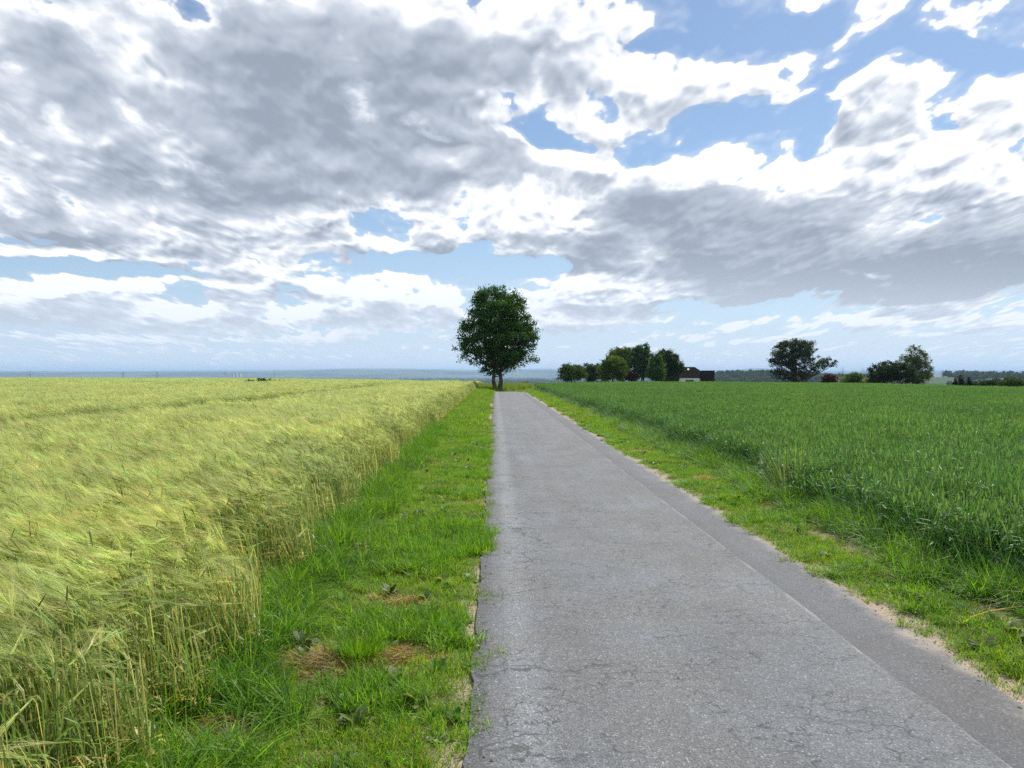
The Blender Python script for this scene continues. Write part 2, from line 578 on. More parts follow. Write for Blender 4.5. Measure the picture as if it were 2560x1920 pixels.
def asphalt_mat(name, base, light_track=True, cracks=True, dust=False):
    m, N, out = new_mat(name)
    geo = N.n('ShaderNodeNewGeometry').outputs['Position']
    sp = N.n('ShaderNodeSeparateXYZ')
    N.put(sp.inputs[0], geo)
    x, y, z = sp.outputs
    stone = N.n('ShaderNodeTexVoronoi', voronoi_dimensions='2D')
    N.put(stone.inputs['Vector'], geo)
    stone.inputs['Scale'].default_value = 125.0
    grit = N.n('ShaderNodeSeparateColor')
    N.put(grit.inputs[0], stone.outputs['Color'])
    g = grit.outputs[0]
    fine = N.noise(geo, 160.0, 3.0, 0.7)
    mid = N.noise(geo, 22.0, 4.0, 0.6)
    blot = N.noise(geo, 0.9, 4.0, 0.6)
    # stretched along the lane where wheels have run
    lane = N.noise(N.vec('MULTIPLY', geo, (1.6, 0.05, 0.0)), 2.2, 3.0, 0.5)
    k = N.math('MULTIPLY_ADD', N.math('SUBTRACT', g, 0.5), 0.66, 1.0)
    k = N.math('MULTIPLY', k, N.step(fine, 0.25, 0.75, False, 0.70, 1.30))
    k = N.math('MULTIPLY', k, N.step(mid, 0.25, 0.75, False, 0.88, 1.12))
    k = N.math('MULTIPLY', k, N.step(blot, 0.3, 0.7, False, 0.90, 1.10))
    k = N.math('MULTIPLY', k, N.step(lane, 0.3, 0.7, False, 0.94, 1.07))
    # dark oily patches and dusty worn ones
    st = N.noise(N.vec('MULTIPLY', geo, (1.0, 0.45, 0.0)), 1.7, 6.0, 0.68)
    k = N.math('MULTIPLY', k, N.step(st, 0.30, 0.70, False, 0.84, 1.14))
    # single bright chips
    chip = N.step(g, 0.95, 0.99)
    k = N.math('MULTIPLY_ADD', chip, 0.8, k)
    if light_track:
        wob0 = N.vec('SCALE', N.vec('SUBTRACT', N.noise(geo, 7.0, 4.0, 0.65, color=True), (0.5, 0.5, 0.5)), scale=0.22)
        v3 = N.voronoi(N.vec('MULTIPLY', N.vec('ADD', geo, wob0), (1.0, 1.9, 0.0)), 5.2, 'DISTANCE_TO_EDGE', '2D')
        hair = N.math('MULTIPLY', N.step(v3, 0.05, 0.015), N.step(N.noise(geo, 2.1, 3.0, 0.6), 0.47, 0.57))
        k = N.math('MULTIPLY', k, N.math('MULTIPLY_ADD', hair, -0.52, 1.0))
        xs = N.math('ADD', x, N.math('MULTIPLY', N.math('SUBTRACT', N.noise(geo, 0.5, 2.0), 0.5), 0.12))
        t1 = N.math('MULTIPLY', N.step(xs, 0.02, 0.13), N.step(xs, 0.32, 0.19))
        k = N.math('MULTIPLY', k, N.math('MULTIPLY_ADD', t1, 0.27, 1.0))
        ed = N.step(xs, 0.03, -0.11)
        k = N.math('MULTIPLY', k, N.math('MULTIPLY_ADD', ed, -0.30, 1.0))
    hue = N.mix(N.step(blot, 0.35, 0.65), tuple(c * f for c, f in zip(base, (1.02, 1.0, 0.97))), tuple(c * f for c, f in zip(base, (0.97, 1.0, 1.04))))
    col = N.mix(1.0, hue, N.comb(k, k, k), 'MULTIPLY')
    if cracks:
        wob = N.vec('SCALE', N.vec('SUBTRACT', N.noise(geo, 3.0, 5.0, 0.65, color=True), (0.5, 0.5, 0.5)), scale=0.55)
        cp = N.vec('MULTIPLY', N.vec('ADD', geo, wob), (0.55, 1.25, 0.0))
        vd = N.voronoi(cp, 0.85, 'DISTANCE_TO_EDGE', '2D')
        line = N.step(vd, 0.015, 0.005)
        keep = N.step(N.noise(geo, 0.75, 2.0, 0.5), 0.44, 0.52)
        sidew = N.step(x, 1.6, 0.3, True, 0.35, 1.0)
        cp2 = N.vec('MULTIPLY', N.vec('ADD', geo, N.vec('SCALE', wob, scale=0.5)), (1.0, 1.3, 0.0))
        vd2 = N.voronoi(cp2, 2.6, 'DISTANCE_TO_EDGE', '2D')
        line2 = N.math('MULTIPLY', N.step(vd2, 0.030, 0.010), N.step(N.noise(geo, 1.1, 2.0, 0.5), 0.50, 0.58))
        line2 = N.math('MULTIPLY', line2, N.step(x, 0.7, 0.35))
        lk = N.math('MAXIMUM', N.math('MULTIPLY', N.math('MULTIPLY', line, keep), sidew), line2)
        col = N.mix(N.math('MULTIPLY', lk, 0.62), col, (0.025, 0.025, 0.027))
        # crumbs and dust caught along the joint with the newer strip
        js = N.math('ADD', x, N.math('MULTIPLY', N.math('SUBTRACT', N.noise(geo, 9.0, 3.0), 0.5), 0.05))
        jl = N.math('MULTIPLY', N.step(js, 2.155, 2.18), N.step(N.noise(geo, 1.4, 3.0, 0.6), 0.42, 0.62))
        col = N.mix(N.math('MULTIPLY', jl, 0.38), col, (0.40, 0.39, 0.34))
    if dust:
        xs = N.math('ADD', N.math('SUBTRACT', x, 0.0), N.math('MULTIPLY', N.math('SUBTRACT', N.noise(geo, 2.6, 5.0, 0.65), 0.5), 0.50))
        dk = N.step(x, 2.50, 2.22)
        col = N.mix(N.math('MULTIPLY', dk, N.step(mid, 0.3, 0.7, False, 0.10, 0.40)), col, (0.07, 0.07, 0.078))
        dm = N.step(xs, 2.56, 2.82)
        col = N.mix(N.math('MULTIPLY', dm, 0.72), col, (0.40, 0.34, 0.27))
    p = N.n('ShaderNodeBsdfPrincipled')
    N.put(p.inputs['Base Color'], col)
    p.inputs['Roughness'].default_value = 0.78
    p.inputs['Specular IOR Level'].default_value = 0.35
    b = N.n('ShaderNodeBump')
    b.inputs['Strength'].default_value = 0.55
    b.inputs['Distance'].default_value = 0.006
    N.put(b.inputs['Height'], N.math('ADD', stone.outputs['Distance'], fine))
    N.put(p.inputs['Normal'], b.outputs[0])
    N.put(out.inputs['Surface'], p.outputs[0])
    return m


def ground_mat():
    m, N, out = new_mat('soil_and_countryside')
    geo = N.n('ShaderNodeNewGeometry').outputs['Position']
    sp = N.n('ShaderNodeSeparateXYZ')
    N.put(sp.inputs[0], geo)
    x, y, z = sp.outputs
    r = N.vec('LENGTH', geo)
    n1 = N.noise(geo, 5.0, 6.0, 0.65)
    n2 = N.noise(geo, 38.0, 4.0, 0.65)
    soil = N.mix(N.step(n1, 0.3, 0.7), (0.11, 0.085, 0.055), (0.20, 0.165, 0.11))
    soil = N.mix(N.step(n2, 0.35, 0.7), N.mix(1.0, soil, (0.7, 0.7, 0.7), 'MULTIPLY'), soil)
    moss = N.mix(N.step(n1, 0.35, 0.65), (0.10, 0.13, 0.035), (0.17, 0.18, 0.06))
    thatch = N.mix(N.step(n2, 0.40, 0.62), moss, (0.25, 0.20, 0.12))
    xs = N.math('ADD', x, N.math('MULTIPLY', N.math('SUBTRACT', N.noise(geo, 2.2, 4.0, 0.6), 0.5), 0.35))
    verge = N.math('MULTIPLY', N.step(xs, -2.05, -1.75), N.step(xs, 4.3, 3.9))
    near = N.mix(verge, soil, thatch)
    sand = N.mix(N.step(n2, 0.35, 0.65), (0.24, 0.19, 0.135), (0.40, 0.335, 0.25))
    s1 = N.math('MULTIPLY', N.step(xs, 2.55, 2.65), N.step(xs, 2.98, 2.84))
    s2 = N.math('MULTIPLY', N.step(xs, -0.31, -0.20), N.step(xs, 0.1, 0.0))
    s3 = N.math('MULTIPLY', N.math('MULTIPLY', N.step(xs, 3.28, 3.36), N.step(xs, 3.60, 3.50)), N.step(y, 9.5, 6.0))
    s = N.math('MAXIMUM', N.math('MAXIMUM', s1, N.math('MULTIPLY', s2, 0.8)), N.math('MULTIPLY', s3, 0.65))
    near = N.mix(s, near, sand)
    # the open country beyond the brow: fields, meadows and woods
    fp = N.vec('MULTIPLY', geo, (1.0, 0.55, 0.0))
    cell = N.n('ShaderNodeTexVoronoi', voronoi_dimensions='2D')
    N.put(cell.inputs['Vector'], fp)
    cell.inputs['Scale'].default_value = 1 / 380.0
    sc = N.n('ShaderNodeSeparateColor')
    N.put(sc.inputs[0], cell.outputs['Color'])
    rp = N.n('ShaderNodeValToRGB')
    rp.color_ramp.interpolation = 'CONSTANT'
    e = rp.color_ramp.elements
    stops = [(0.0, (0.04, 0.075, 0.025)), (0.25, (0.06, 0.10, 0.035)), (0.45, (0.12, 0.135, 0.05)), (0.6, (0.035, 0.065, 0.028)), (0.78, (0.15, 0.13, 0.08)), (0.85, (0.05, 0.085, 0.032))]
    while len(e) < len(stops):
        e.new(0.5)
    for q, (ps, c) in zip(e, stops):
        q.position = ps
        q.color = c + (1.0,)
    N.put(rp.inputs[0], sc.outputs[0])
    wood = N.step(N.noise(N.vec('MULTIPLY', geo, (1.0, 0.6, 0.0)), 1 / 900.0, 5.0, 0.6), 0.43, 0.47)
    country = N.mix(wood, rp.outputs[0], (0.025, 0.045, 0.018))
    col = N.mix(N.step(r, 380.0, 520.0), near, country)
    p = N.n('ShaderNodeBsdfPrincipled')
    N.put(p.inputs['Base Color'], col)
    p.inputs['Roughness'].default_value = 0.95
    p.inputs['Specular IOR Level'].default_value = 0.1
    b = N.n('ShaderNodeBump')
    b.inputs['Strength'].default_value = 0.5
    b.inputs['Distance'].default_value = 0.02
    N.put(b.inputs['Height'], N.math('ADD', n1, N.math('MULTIPLY', n2, 0.5)))
    N.put(p.inputs['Normal'], b.outputs[0])
    N.put(out.inputs['Surface'], p.outputs[0])
    return m


M_GROUND = ground_mat()
M_ROAD = asphalt_mat('worn_asphalt', (0.134, 0.139, 0.144))
M_STRIP = asphalt_mat('newer_asphalt', (0.108, 0.111, 0.118), False, False, True)
M_BARLEY = leaf_mat('barley_plants', 0.42, 0.45, 0.4, 0.20, 0.5, (1.10, 1.06, 0.95), 1.25, 0.95)
M_WHEAT = leaf_mat('wheat_plants', 0.40, 0.5, 0.35, 0.18, 0.16, (1.18, 1.10, 0.85))
M_GRASS = leaf_mat('verge_grass_blades', 0.45, 0.5, 0.3, 0.24, 1.1, (1.18, 1.06, 0.7), 1.4, 0.5)
M_LEAF = leaf_mat('tree_leaves', 0.32, 0.65, 0.10, 0.15, 0.6, (1.12, 1.05, 0.8), 1.25, 0.5)
M_BARK = plain_mat('bark', (0.10, 0.085, 0.065), 0.9, 0.1, 0.4, 4.0, bump=0.5)


# ------------------------------------------------------------------ ground, hills, road
def build_ground():
    az = np.concatenate([np.arange(-180, -46, 6.0), np.arange(-46, -7, 0.6), np.arange(-7, 10, 0.13), np.arange(10, 46, 0.6), np.arange(46, 180, 6.0)])
    r = np.concatenate([[0.3], np.geomspace(0.8, 48000, 300)])
    A, Rr = np.meshgrid(np.radians(az), r)
    X = Rr * np.sin(A)
    Y = Rr * np.cos(A)
    Z = ground_z(X, Y)
    nr, na = X.shape
    V = np.stack([X, Y, Z], -1).reshape(-1, 3)
    i, j = np.meshgrid(np.arange(nr - 1), np.arange(na), indexing='ij')
    k = (j + 1) % na
    F = np.stack([i * na + j, (i + 1) * na + j, (i + 1) * na + k, i * na + k], -1).reshape(-1, 4)
    s = Soup()
    s.add(V, F, (0.2, 0.2, 0.1))
    c = len(V)
    s.add(np.array([[0, 0, gz(0, 0)]]), np.zeros((0, 4), int), (0.2, 0.2, 0.1))
    s.f.append(np.stack([np.full(na, c), np.arange(na), (np.arange(na) + 1) % na, (np.arange(na) + 1) % na], -1))
    return tag(s.build('ground', M_GROUND, smooth=True), kind='structure')


def build_hills():
    m, N, out = new_mat('far_wooded_hills')
    geo = N.n('ShaderNodeNewGeometry').outputs['Position']
    n = N.noise(geo, 1 / 1600.0, 5.0, 0.6)
    c = N.mix(N.step(n, 0.44, 0.56), (0.025, 0.040, 0.022), (0.085, 0.105, 0.055))
    p = N.n('ShaderNodeBsdfPrincipled')
    N.put(p.inputs['Base Color'], c)
    p.inputs['Roughness'].default_value = 1.0
    p.inputs['Specular IOR Level'].default_value = 0.0
    N.put(out.inputs['Surface'], p.outputs[0])
    px = [-900, 0, 200, 420, 560, 690, 740, 880, 960, 1030, 1100, 1250, 1400, 1560, 1600, 1625, 1655, 1690, 1800, 2000, 2212, 3100]
    top = [801, 801, 801, 800, 799.5, 797.5, 795.7, 795.7, 797.5, 798.5, 796.3, 796.5, 799, 799.6, 798, 794.3, 795, 799.5, 800.5, 800, 800, 800]
    s = Soup()
    for r0, dr, tops, seed in ((17000, 2600, [y + 3.2 for y in top], 40), (27000, 3500, top, 60)):
        t = np.linspace(-900, 3100, 700)
        tn = (t - 1070) / 1661.7
        az = np.arctan(tn)
        ht = (806 - np.interp(t, px, tops) + 0.35 * fnoise(t / 45, t * 0, seed)) / 1661.7 * r0 * np.cos(az) + EYE - PLAIN
        rr = np.linspace(-1, 1, 17)
        prof = np.cos(rr * math.pi / 2) ** 1.3
        Rr = r0 + rr[:, None] * dr + 0 * az[None, :]
        H = PLAIN - 12 + (ht[None, :] + 12) * prof[:, None] * (1 + 0.10 * fnoise(az[None, :] * 40 + 0 * Rr, Rr / 900.0, seed + 3) * (1 - prof[:, None]))
        V = np.stack([Rr * np.sin(az)[None, :], Rr * np.cos(az)[None, :], H], -1)
        a, b = H.shape
        i, j = np.meshgrid(np.arange(a - 1), np.arange(b - 1), indexing='ij')
        F = np.stack([i * b + j, i * b + j + 1, (i + 1) * b + j + 1, (i + 1) * b + j], -1).reshape(-1, 4)
        s.add(V.reshape(-1, 3), F, (0.1, 0.1, 0.05))
    return tag(s.build('hills', m, smooth=True), kind='structure')


def build_road():
    y = np.concatenate([np.arange(-6, 20, 0.08), np.arange(20, 60, 0.25), np.arange(60, 128, 0.5)])
    sh = road_shift(y)
    xl = -0.125 + sh + 0.020 * fnoise(y * 1.1, y * 0, 70) + 0.014 * vnoise(y * 7, y * 0, 71)
    xs = 2.19 + sh + 0.026 * fnoise(y * 0.55, y * 0, 73) + 0.006 * vnoise(y * 5, y * 0, 74)
    far = sstep(60, 82, y)
    xs = xs - 0.35 * sstep(72, 78, y)
    xr = 2.72 + sh + 0.05 * fnoise(y * 1.2, y * 0, 75) + 0.03 * vnoise(y * 6, y * 0, 76) + 0 * far
    base = np.where(y < 60, ground_z(1.3 + sh, y, False), road_z(y))
    top = base + 0.030

    def strip(name, mat, xa, xb, za, zb, n, lip):
        f = np.linspace(0, 1, n)
        X = xa[:, None] * (1 - f) + xb[:, None] * f
        Z = za[:, None] * (1 - f) + zb[:, None] * f
        X = np.hstack([xa[:, None] - lip[0], X, xb[:, None] + lip[1]])
        Z = np.hstack([base[:, None] - 0.12, Z, base[:, None] - 0.12])
        Y = np.repeat(y[:, None], X.shape[1], 1)
        V = np.stack([X, Y, Z], -1)
        a, b = X.shape
        i, j = np.meshgrid(np.arange(a - 1), np.arange(b - 1), indexing='ij')
        F = np.stack([i * b + j, i * b + j + 1, (i + 1) * b + j + 1, (i + 1) * b + j], -1).reshape(-1, 4)
        s = Soup()
        s.add(V.reshape(-1, 3), F, (0.2, 0.2, 0.2))
        return tag(s.build(name, mat), kind='structure')
    crown = 0.012
    strip('road', M_ROAD, xl, xs, top - 0.004, top + crown, 9, (0.012, 0.002))
    strip('road_widening', M_STRIP, xs + 0.004, xr, top + crown - 0.010, top - 0.022, 5, (0.002, 0.02))


build_ground()
build_hills()
build_road()


# ------------------------------------------------------------------ growing things: patches set out over the fields
def unit(v):
    return v / (np.linalg.norm(v, axis=-1, keepdims=True) + 1e-9)


def jit(rng, base, n, amt=0.15):
    k = 1 + rng.normal(0, amt, (n, 1))
    h = rng.normal(0, amt * 0.35, (n, 3))
    return np.clip(np.array(base)[None, :] * np.clip(k, 0.5, 1.6) * (1 + h), 0.003, 0.95)


def blades(s, rng, base, length, width, lean, droop, az, col, segs=4):
    """leaf blades that rise from base and arch over towards az; one ribbon each"""
    n = len(base)
    t = np.linspace(0, 1, segs)[None, :]
    L = length[:, None]
    d = np.stack([np.cos(az), np.sin(az)], -1)
    ang = lean[:, None] + droop[:, None] * t
    st = L / (segs - 1)
    hx = np.cumsum(np.sin(ang) * st, 1) - np.sin(ang[:, :1]) * st
    hz = np.cumsum(np.cos(ang) * st, 1) - np.cos(ang[:, :1]) * st
    P = base[:, None, :] + np.stack([hx * d[:, None, 0], hx * d[:, None, 1], hz], -1)
    W = width[:, None] * 0.5 * np.array([0.75, 1.0, 0.85, 0.12] if segs == 4 else np.concatenate([[0.8], np.linspace(1, 0.1, segs - 1)]))[None, :]
    tw = az + math.pi / 2 + rng.normal(0, 0.5, n)
    side = np.stack([np.cos(tw), np.sin(tw), rng.normal(0, 0.2, n)], -1)
    s.ribbons(P, W, unit(side), col)


BARLEY_AWN = (0.54, 0.585, 0.205)
BARLEY_EAR = (0.40, 0.46, 0.15)
BARLEY_STEM = (0.20, 0.30, 0.060)
BARLEY_DRY = (0.62, 0.49, 0.17)


def barley_patch(size, n, seed, detail=True, edge=False):
    rng = np.random.default_rng(seed)
    s = Soup()
    xy = rng.uniform(-size / 2, size / 2, (n, 2))
    h = rng.normal(0.64, 0.045, n)
    if edge:
        h = rng.normal(0.54, 0.09, n)
    wind = math.pi + 0.25 + rng.normal(0, 0.55, n)
    d = np.stack([np.cos(wind), np.sin(wind), 0 * wind], -1)
    lean = np.abs(rng.normal(0.07, 0.05, n))
    t = np.array([0, 0.35, 0.7, 1.0] if detail else [0, 0.55, 1.0])
    P = np.stack([np.stack([xy[:, 0] + d[:, 0] * lean * tt ** 2, xy[:, 1] + d[:, 1] * lean * tt ** 2, h * tt], -1) for tt in t], 1)
    sw = rng.uniform(0, 2 * math.pi, n)
    side = np.stack([np.cos(sw), np.sin(sw), 0 * sw], -1)
    w = (0.0026 if edge else 0.0020) if detail else 0.004
    stem = jit(rng, BARLEY_STEM, n)
    dry = rng.random(n) < (0.55 if edge else 0.25)
    if edge:
        stem = np.where(rng.random((n, 1)) < 0.35, jit(rng, (0.68, 0.59, 0.18), n), stem)
    low = np.where(dry[:, None], jit(rng, BARLEY_DRY, n), stem)
    cols = np.stack([low] + [stem * (1 - f) + low * f for f in np.linspace(0.5, 0, len(t) - 1)], 1)
    s.ribbons(P, np.full((n, len(t)), w), side, cols)
    # nodding ear
    top = P[:, -1]
    if edge:
        part = rng.random(n) < 0.45
        top, d, wind = top[part], d[part], wind[part]
        n_all, n = n, len(top)
    pitch = np.clip(rng.normal(0.42, 0.36, n), -0.4, 1.3)
    ed = np.stack([d[:, 0] * np.cos(pitch), d[:, 1] * np.cos(pitch), np.sin(pitch)], -1)
    mid = top + np.array([0, 0, 0.035]) * np.cos(pitch * 0.5)[:, None] + ed * 0.02
    el = rng.uniform(0.075, 0.10, n)[:, None]
    E = np.stack([top, mid, mid + ed * el * 0.5, mid + ed * el], 1)
    ew = np.array([0.0018, 0.0052, 0.0055, 0.0015]) * (1.0 if detail else 1.4)
    ec = jit(rng, BARLEY_EAR, n)
    hor = np.stack([-d[:, 1], d[:, 0], 0 * wind], -1)
    s.ribbons(E, np.tile(ew, (n, 1)), hor, ec)
    s.ribbons(E, np.tile(ew, (n, 1)), np.tile(np.array([[0, 0, 1.0]]), (n, 1)), ec)
    # long awns
    k = 17 if detail else 7
    f = rng.uniform(0.15, 1.0, (n, k))
    start = mid[:, None, :] + ed[:, None, :] * (el * f)[..., None]
    dirs = unit(ed[:, None, :] + rng.normal(0, 0.135, (n, k, 3)) + np.array([0, 0, 0.05]))
    ln = rng.uniform(0.12, 0.18, (n, k))[..., None]
    bend = np.array([0, 0, -0.012]) + d[:, None, :] * 0.008
    A = np.stack([start, start + dirs * ln * 0.5, start + dirs * ln + bend], 2).reshape(-1, 3, 3)
    aw = np.array([0.0008, 0.0007, 0.0002]) * (1.0 if detail else 2.4)
    m = len(A)
    asd = unit(np.cross(dirs.reshape(-1, 3), rng.normal(0, 1, (m, 3))))
    s.ribbons(A, np.tile(aw, (m, 1)), asd, np.repeat(jit(rng, BARLEY_AWN, n, 0.22), k, 0))
    # a few heads seen dark, standing straight up
    if detail and not edge:
        m = max(1, n // 45)
        bx = rng.uniform(-size / 2, size / 2, (m, 2))
        hz = rng.uniform(0.64, 0.76, m)
        tl = rng.normal(0, 0.25, (m, 2))
        q = np.array([0, 0.03, 0.07, 0.10])
        D_ = np.stack([np.stack([bx[:, 0] + tl[:, 0] * t_, bx[:, 1] + tl[:, 1] * t_, hz + t_], -1) for t_ in q], 1)
        s.ribbons(D_, np.tile(np.array([0.0015, 0.004, 0.0035, 0.001]), (m, 1)), np.tile(np.array([[1.0, 0, 0]]), (m, 1)), jit(rng, (0.09, 0.12, 0.035), m))
    # leaves, the lower ones withered
    if edge:
        n = n_all
        d = np.zeros((n, 3))
    for lev, L, W, c in ((0.62, 0.20, 0.009, BARLEY_STEM), (0.4, 0.20, 0.009, BARLEY_STEM), (0.2, 0.16, 0.008, BARLEY_DRY), (0.35, 0.18, 0.011, BARLEY_DRY)) if detail else ((0.55, 0.22, 0.016, BARLEY_STEM),):
        keep = rng.random(n) < (0.4 if edge else 0.8)
        b = np.stack([xy[:, 0] + d[:, 0] * lean * lev ** 2, xy[:, 1] + d[:, 1] * lean * lev ** 2, h * lev], -1)[keep]
        q = len(b)
        blades(s, rng, b, rng.uniform(0.6, 1.1, q) * L * (0.75 if edge else 1.0), np.full(q, W), rng.uniform(0.1, 0.4, q) if edge else rng.uniform(0.2, 0.7, q), rng.uniform(0.8, 2.2, q), rng.uniform(0, 2 * math.pi, q), jit(rng, c, q, 0.2))
    return s


WHEAT_LEAF = (0.088, 0.205, 0.052)
WHEAT_TIP = (0.185, 0.33, 0.105)


def wheat_patch(size, n, seed, detail=True, edge=False):
    rng = np.random.default_rng(seed)
    s = Soup()
    xy = rng.uniform(-size / 2, size / 2, (n, 2))
    h = rng.normal(0.50, 0.045, n)
    az = rng.uniform(0, 2 * math.pi, n)
    d = np.stack([np.cos(az), np.sin(az), 0 * az], -1)
    lean = np.abs(rng.normal(0.03, 0.03, n))
    t = np.array([0, 0.5, 1.0])
    P = np.stack([np.stack([xy[:, 0] + d[:, 0] * lean * tt ** 2, xy[:, 1] + d[:, 1] * lean * tt ** 2, h * tt], -1) for tt in t], 1)
    side = np.stack([-np.sin(az), np.cos(az), 0 * az], -1)
    stem = jit(rng, (0.10, 0.20, 0.05), n)
    s.ribbons(P, np.full((n, 3), 0.002 if detail else 0.0035), side, stem)
    has = rng.random(n) < (0.4 if edge else 0.62)
    top = P[:, -1][has]
    q = len(top)
    up = unit(np.stack([d[has, 0] * 0.18, d[has, 1] * 0.18, np.ones(q)], -1) + rng.normal(0, 0.1, (q, 3)))
    L = rng.uniform(0.07, 0.095, q)[:, None]
    E = np.stack([top, top + up * L * 0.25, top + up * L * 0.7, top + up * L], 1)
    ew = np.array([0.002, 0.006, 0.0055, 0.0015]) * (1 if detail else 1.3)
    ec = jit(rng, WHEAT_TIP, q)
    s.ribbons(E, np.tile(ew, (q, 1)), side[has], ec)
    s.ribbons(E, np.tile(ew, (q, 1)), d[has], ec)
    for lev, Ln, W in (((0.86, 0.22, 0.012), (0.62, 0.26, 0.012), (0.38, 0.26, 0.012), (0.15, 0.22, 0.010)) if detail else ((0.8, 0.24, 0.020), (0.45, 0.26, 0.020))):
        b = np.stack([xy[:, 0] + d[:, 0] * lean * lev ** 2, xy[:, 1] + d[:, 1] * lean * lev ** 2, h * lev], -1)
        a2 = az + rng.normal(0, 1.5, n)
        up_ = rng.random(n) < 0.5
        c = jit(rng, WHEAT_LEAF, n, 0.2)
        blades(s, rng, b, rng.uniform(0.7, 1.15, n) * Ln, np.full(n, W), rng.uniform(0.1, 0.45, n), np.where(up_, rng.uniform(0.1, 0.7, n), rng.uniform(1.0, 2.6, n)), a2, c)
    return s


def grass_patch(size, n, seed, hmin, hmax, width, cols, weights, lean=0.5, droop=1.2, flat=0.0):
    rng = np.random.default_rng(seed)
    s = Soup()
    # blades stand in little tussocks
    nt = max(3, n // 22)
    tc = rng.uniform(-size / 2, size / 2, (nt, 2))
    own = rng.integers(0, nt, n)
    xy = tc[own] + rng.normal(0, size * 0.055, (n, 2))
    th = rng.uniform(0.7, 1.25, nt)
    L = rng.uniform(hmin, hmax, n) * th[own]
    kind = rng.choice(len(cols), n, p=np.array(weights) / sum(weights))
    c = np.array(cols)[kind] * np.clip(1 + rng.normal(0, 0.18, (n, 1)), 0.5, 1.6)
    ln = np.abs(rng.normal(0, lean, n))
    isdry = kind == len(cols) - 1
    ln = np.where(isdry, ln + flat, ln)
    blades(s, rng, np.hstack([xy, np.zeros((n, 1)) - 0.005]), L, width * rng.uniform(0.7, 1.3, n), ln, rng.uniform(0.1, droop, n), rng.uniform(0, 2 * math.pi, n), c)
    return s


G_BRIGHT = (0.190, 0.375, 0.026)
G_DEEP = (0.085, 0.215, 0.020)
G_OLIVE = (0.235, 0.30, 0.050)
G_STRAW = (0.46, 0.36, 0.19)


def weed_leaves(n, seed, size, col=(0.09, 0.17, 0.05), wide=0.35, rise=0.5):
    """broad leaves spread from one root"""
    rng = np.random.default_rng(seed)
    s = Soup()
    az = np.arange(n) * 2.4 + rng.normal(0, 0.3, n)
    L = size * rng.uniform(0.6, 1.1, n)
    t = np.linspace(0, 1, 6)[None, :]
    ang = rng.uniform(0.2, 1.0, n)[:, None] * rise * 2 + t * rng.uniform(0.3, 1.2, n)[:, None]
    st = L[:, None] / 5
    hx = np.cumsum(np.sin(ang) * st, 1)
    hz = np.cumsum(np.cos(ang) * st, 1)
    P = np.stack([hx * np.cos(az)[:, None], hx * np.sin(az)[:, None], hz], -1)
    W = L[:, None] * wide * 0.5 * np.array([0.12, 0.5, 0.95, 1.0, 0.7, 0.08])[None, :]
    side = np.stack([-np.sin(az), np.cos(az), rng.normal(0, 0.2, n)], -1)
    s.ribbons(P, W, unit(side), jit(rng, col, n, 0.15))
    return s


def patch_set(title, soups, mat):
    """the patches a field is set out from; kept out of the scene itself"""
    c = bpy.data.collections.new(title)
    for i, sp in enumerate(soups):
        o = bpy.data.objects.new('%s_%02d' % (title, i), sp.mesh('%s_%02d' % (title, i), mat))
        c.objects.link(o)
    return c


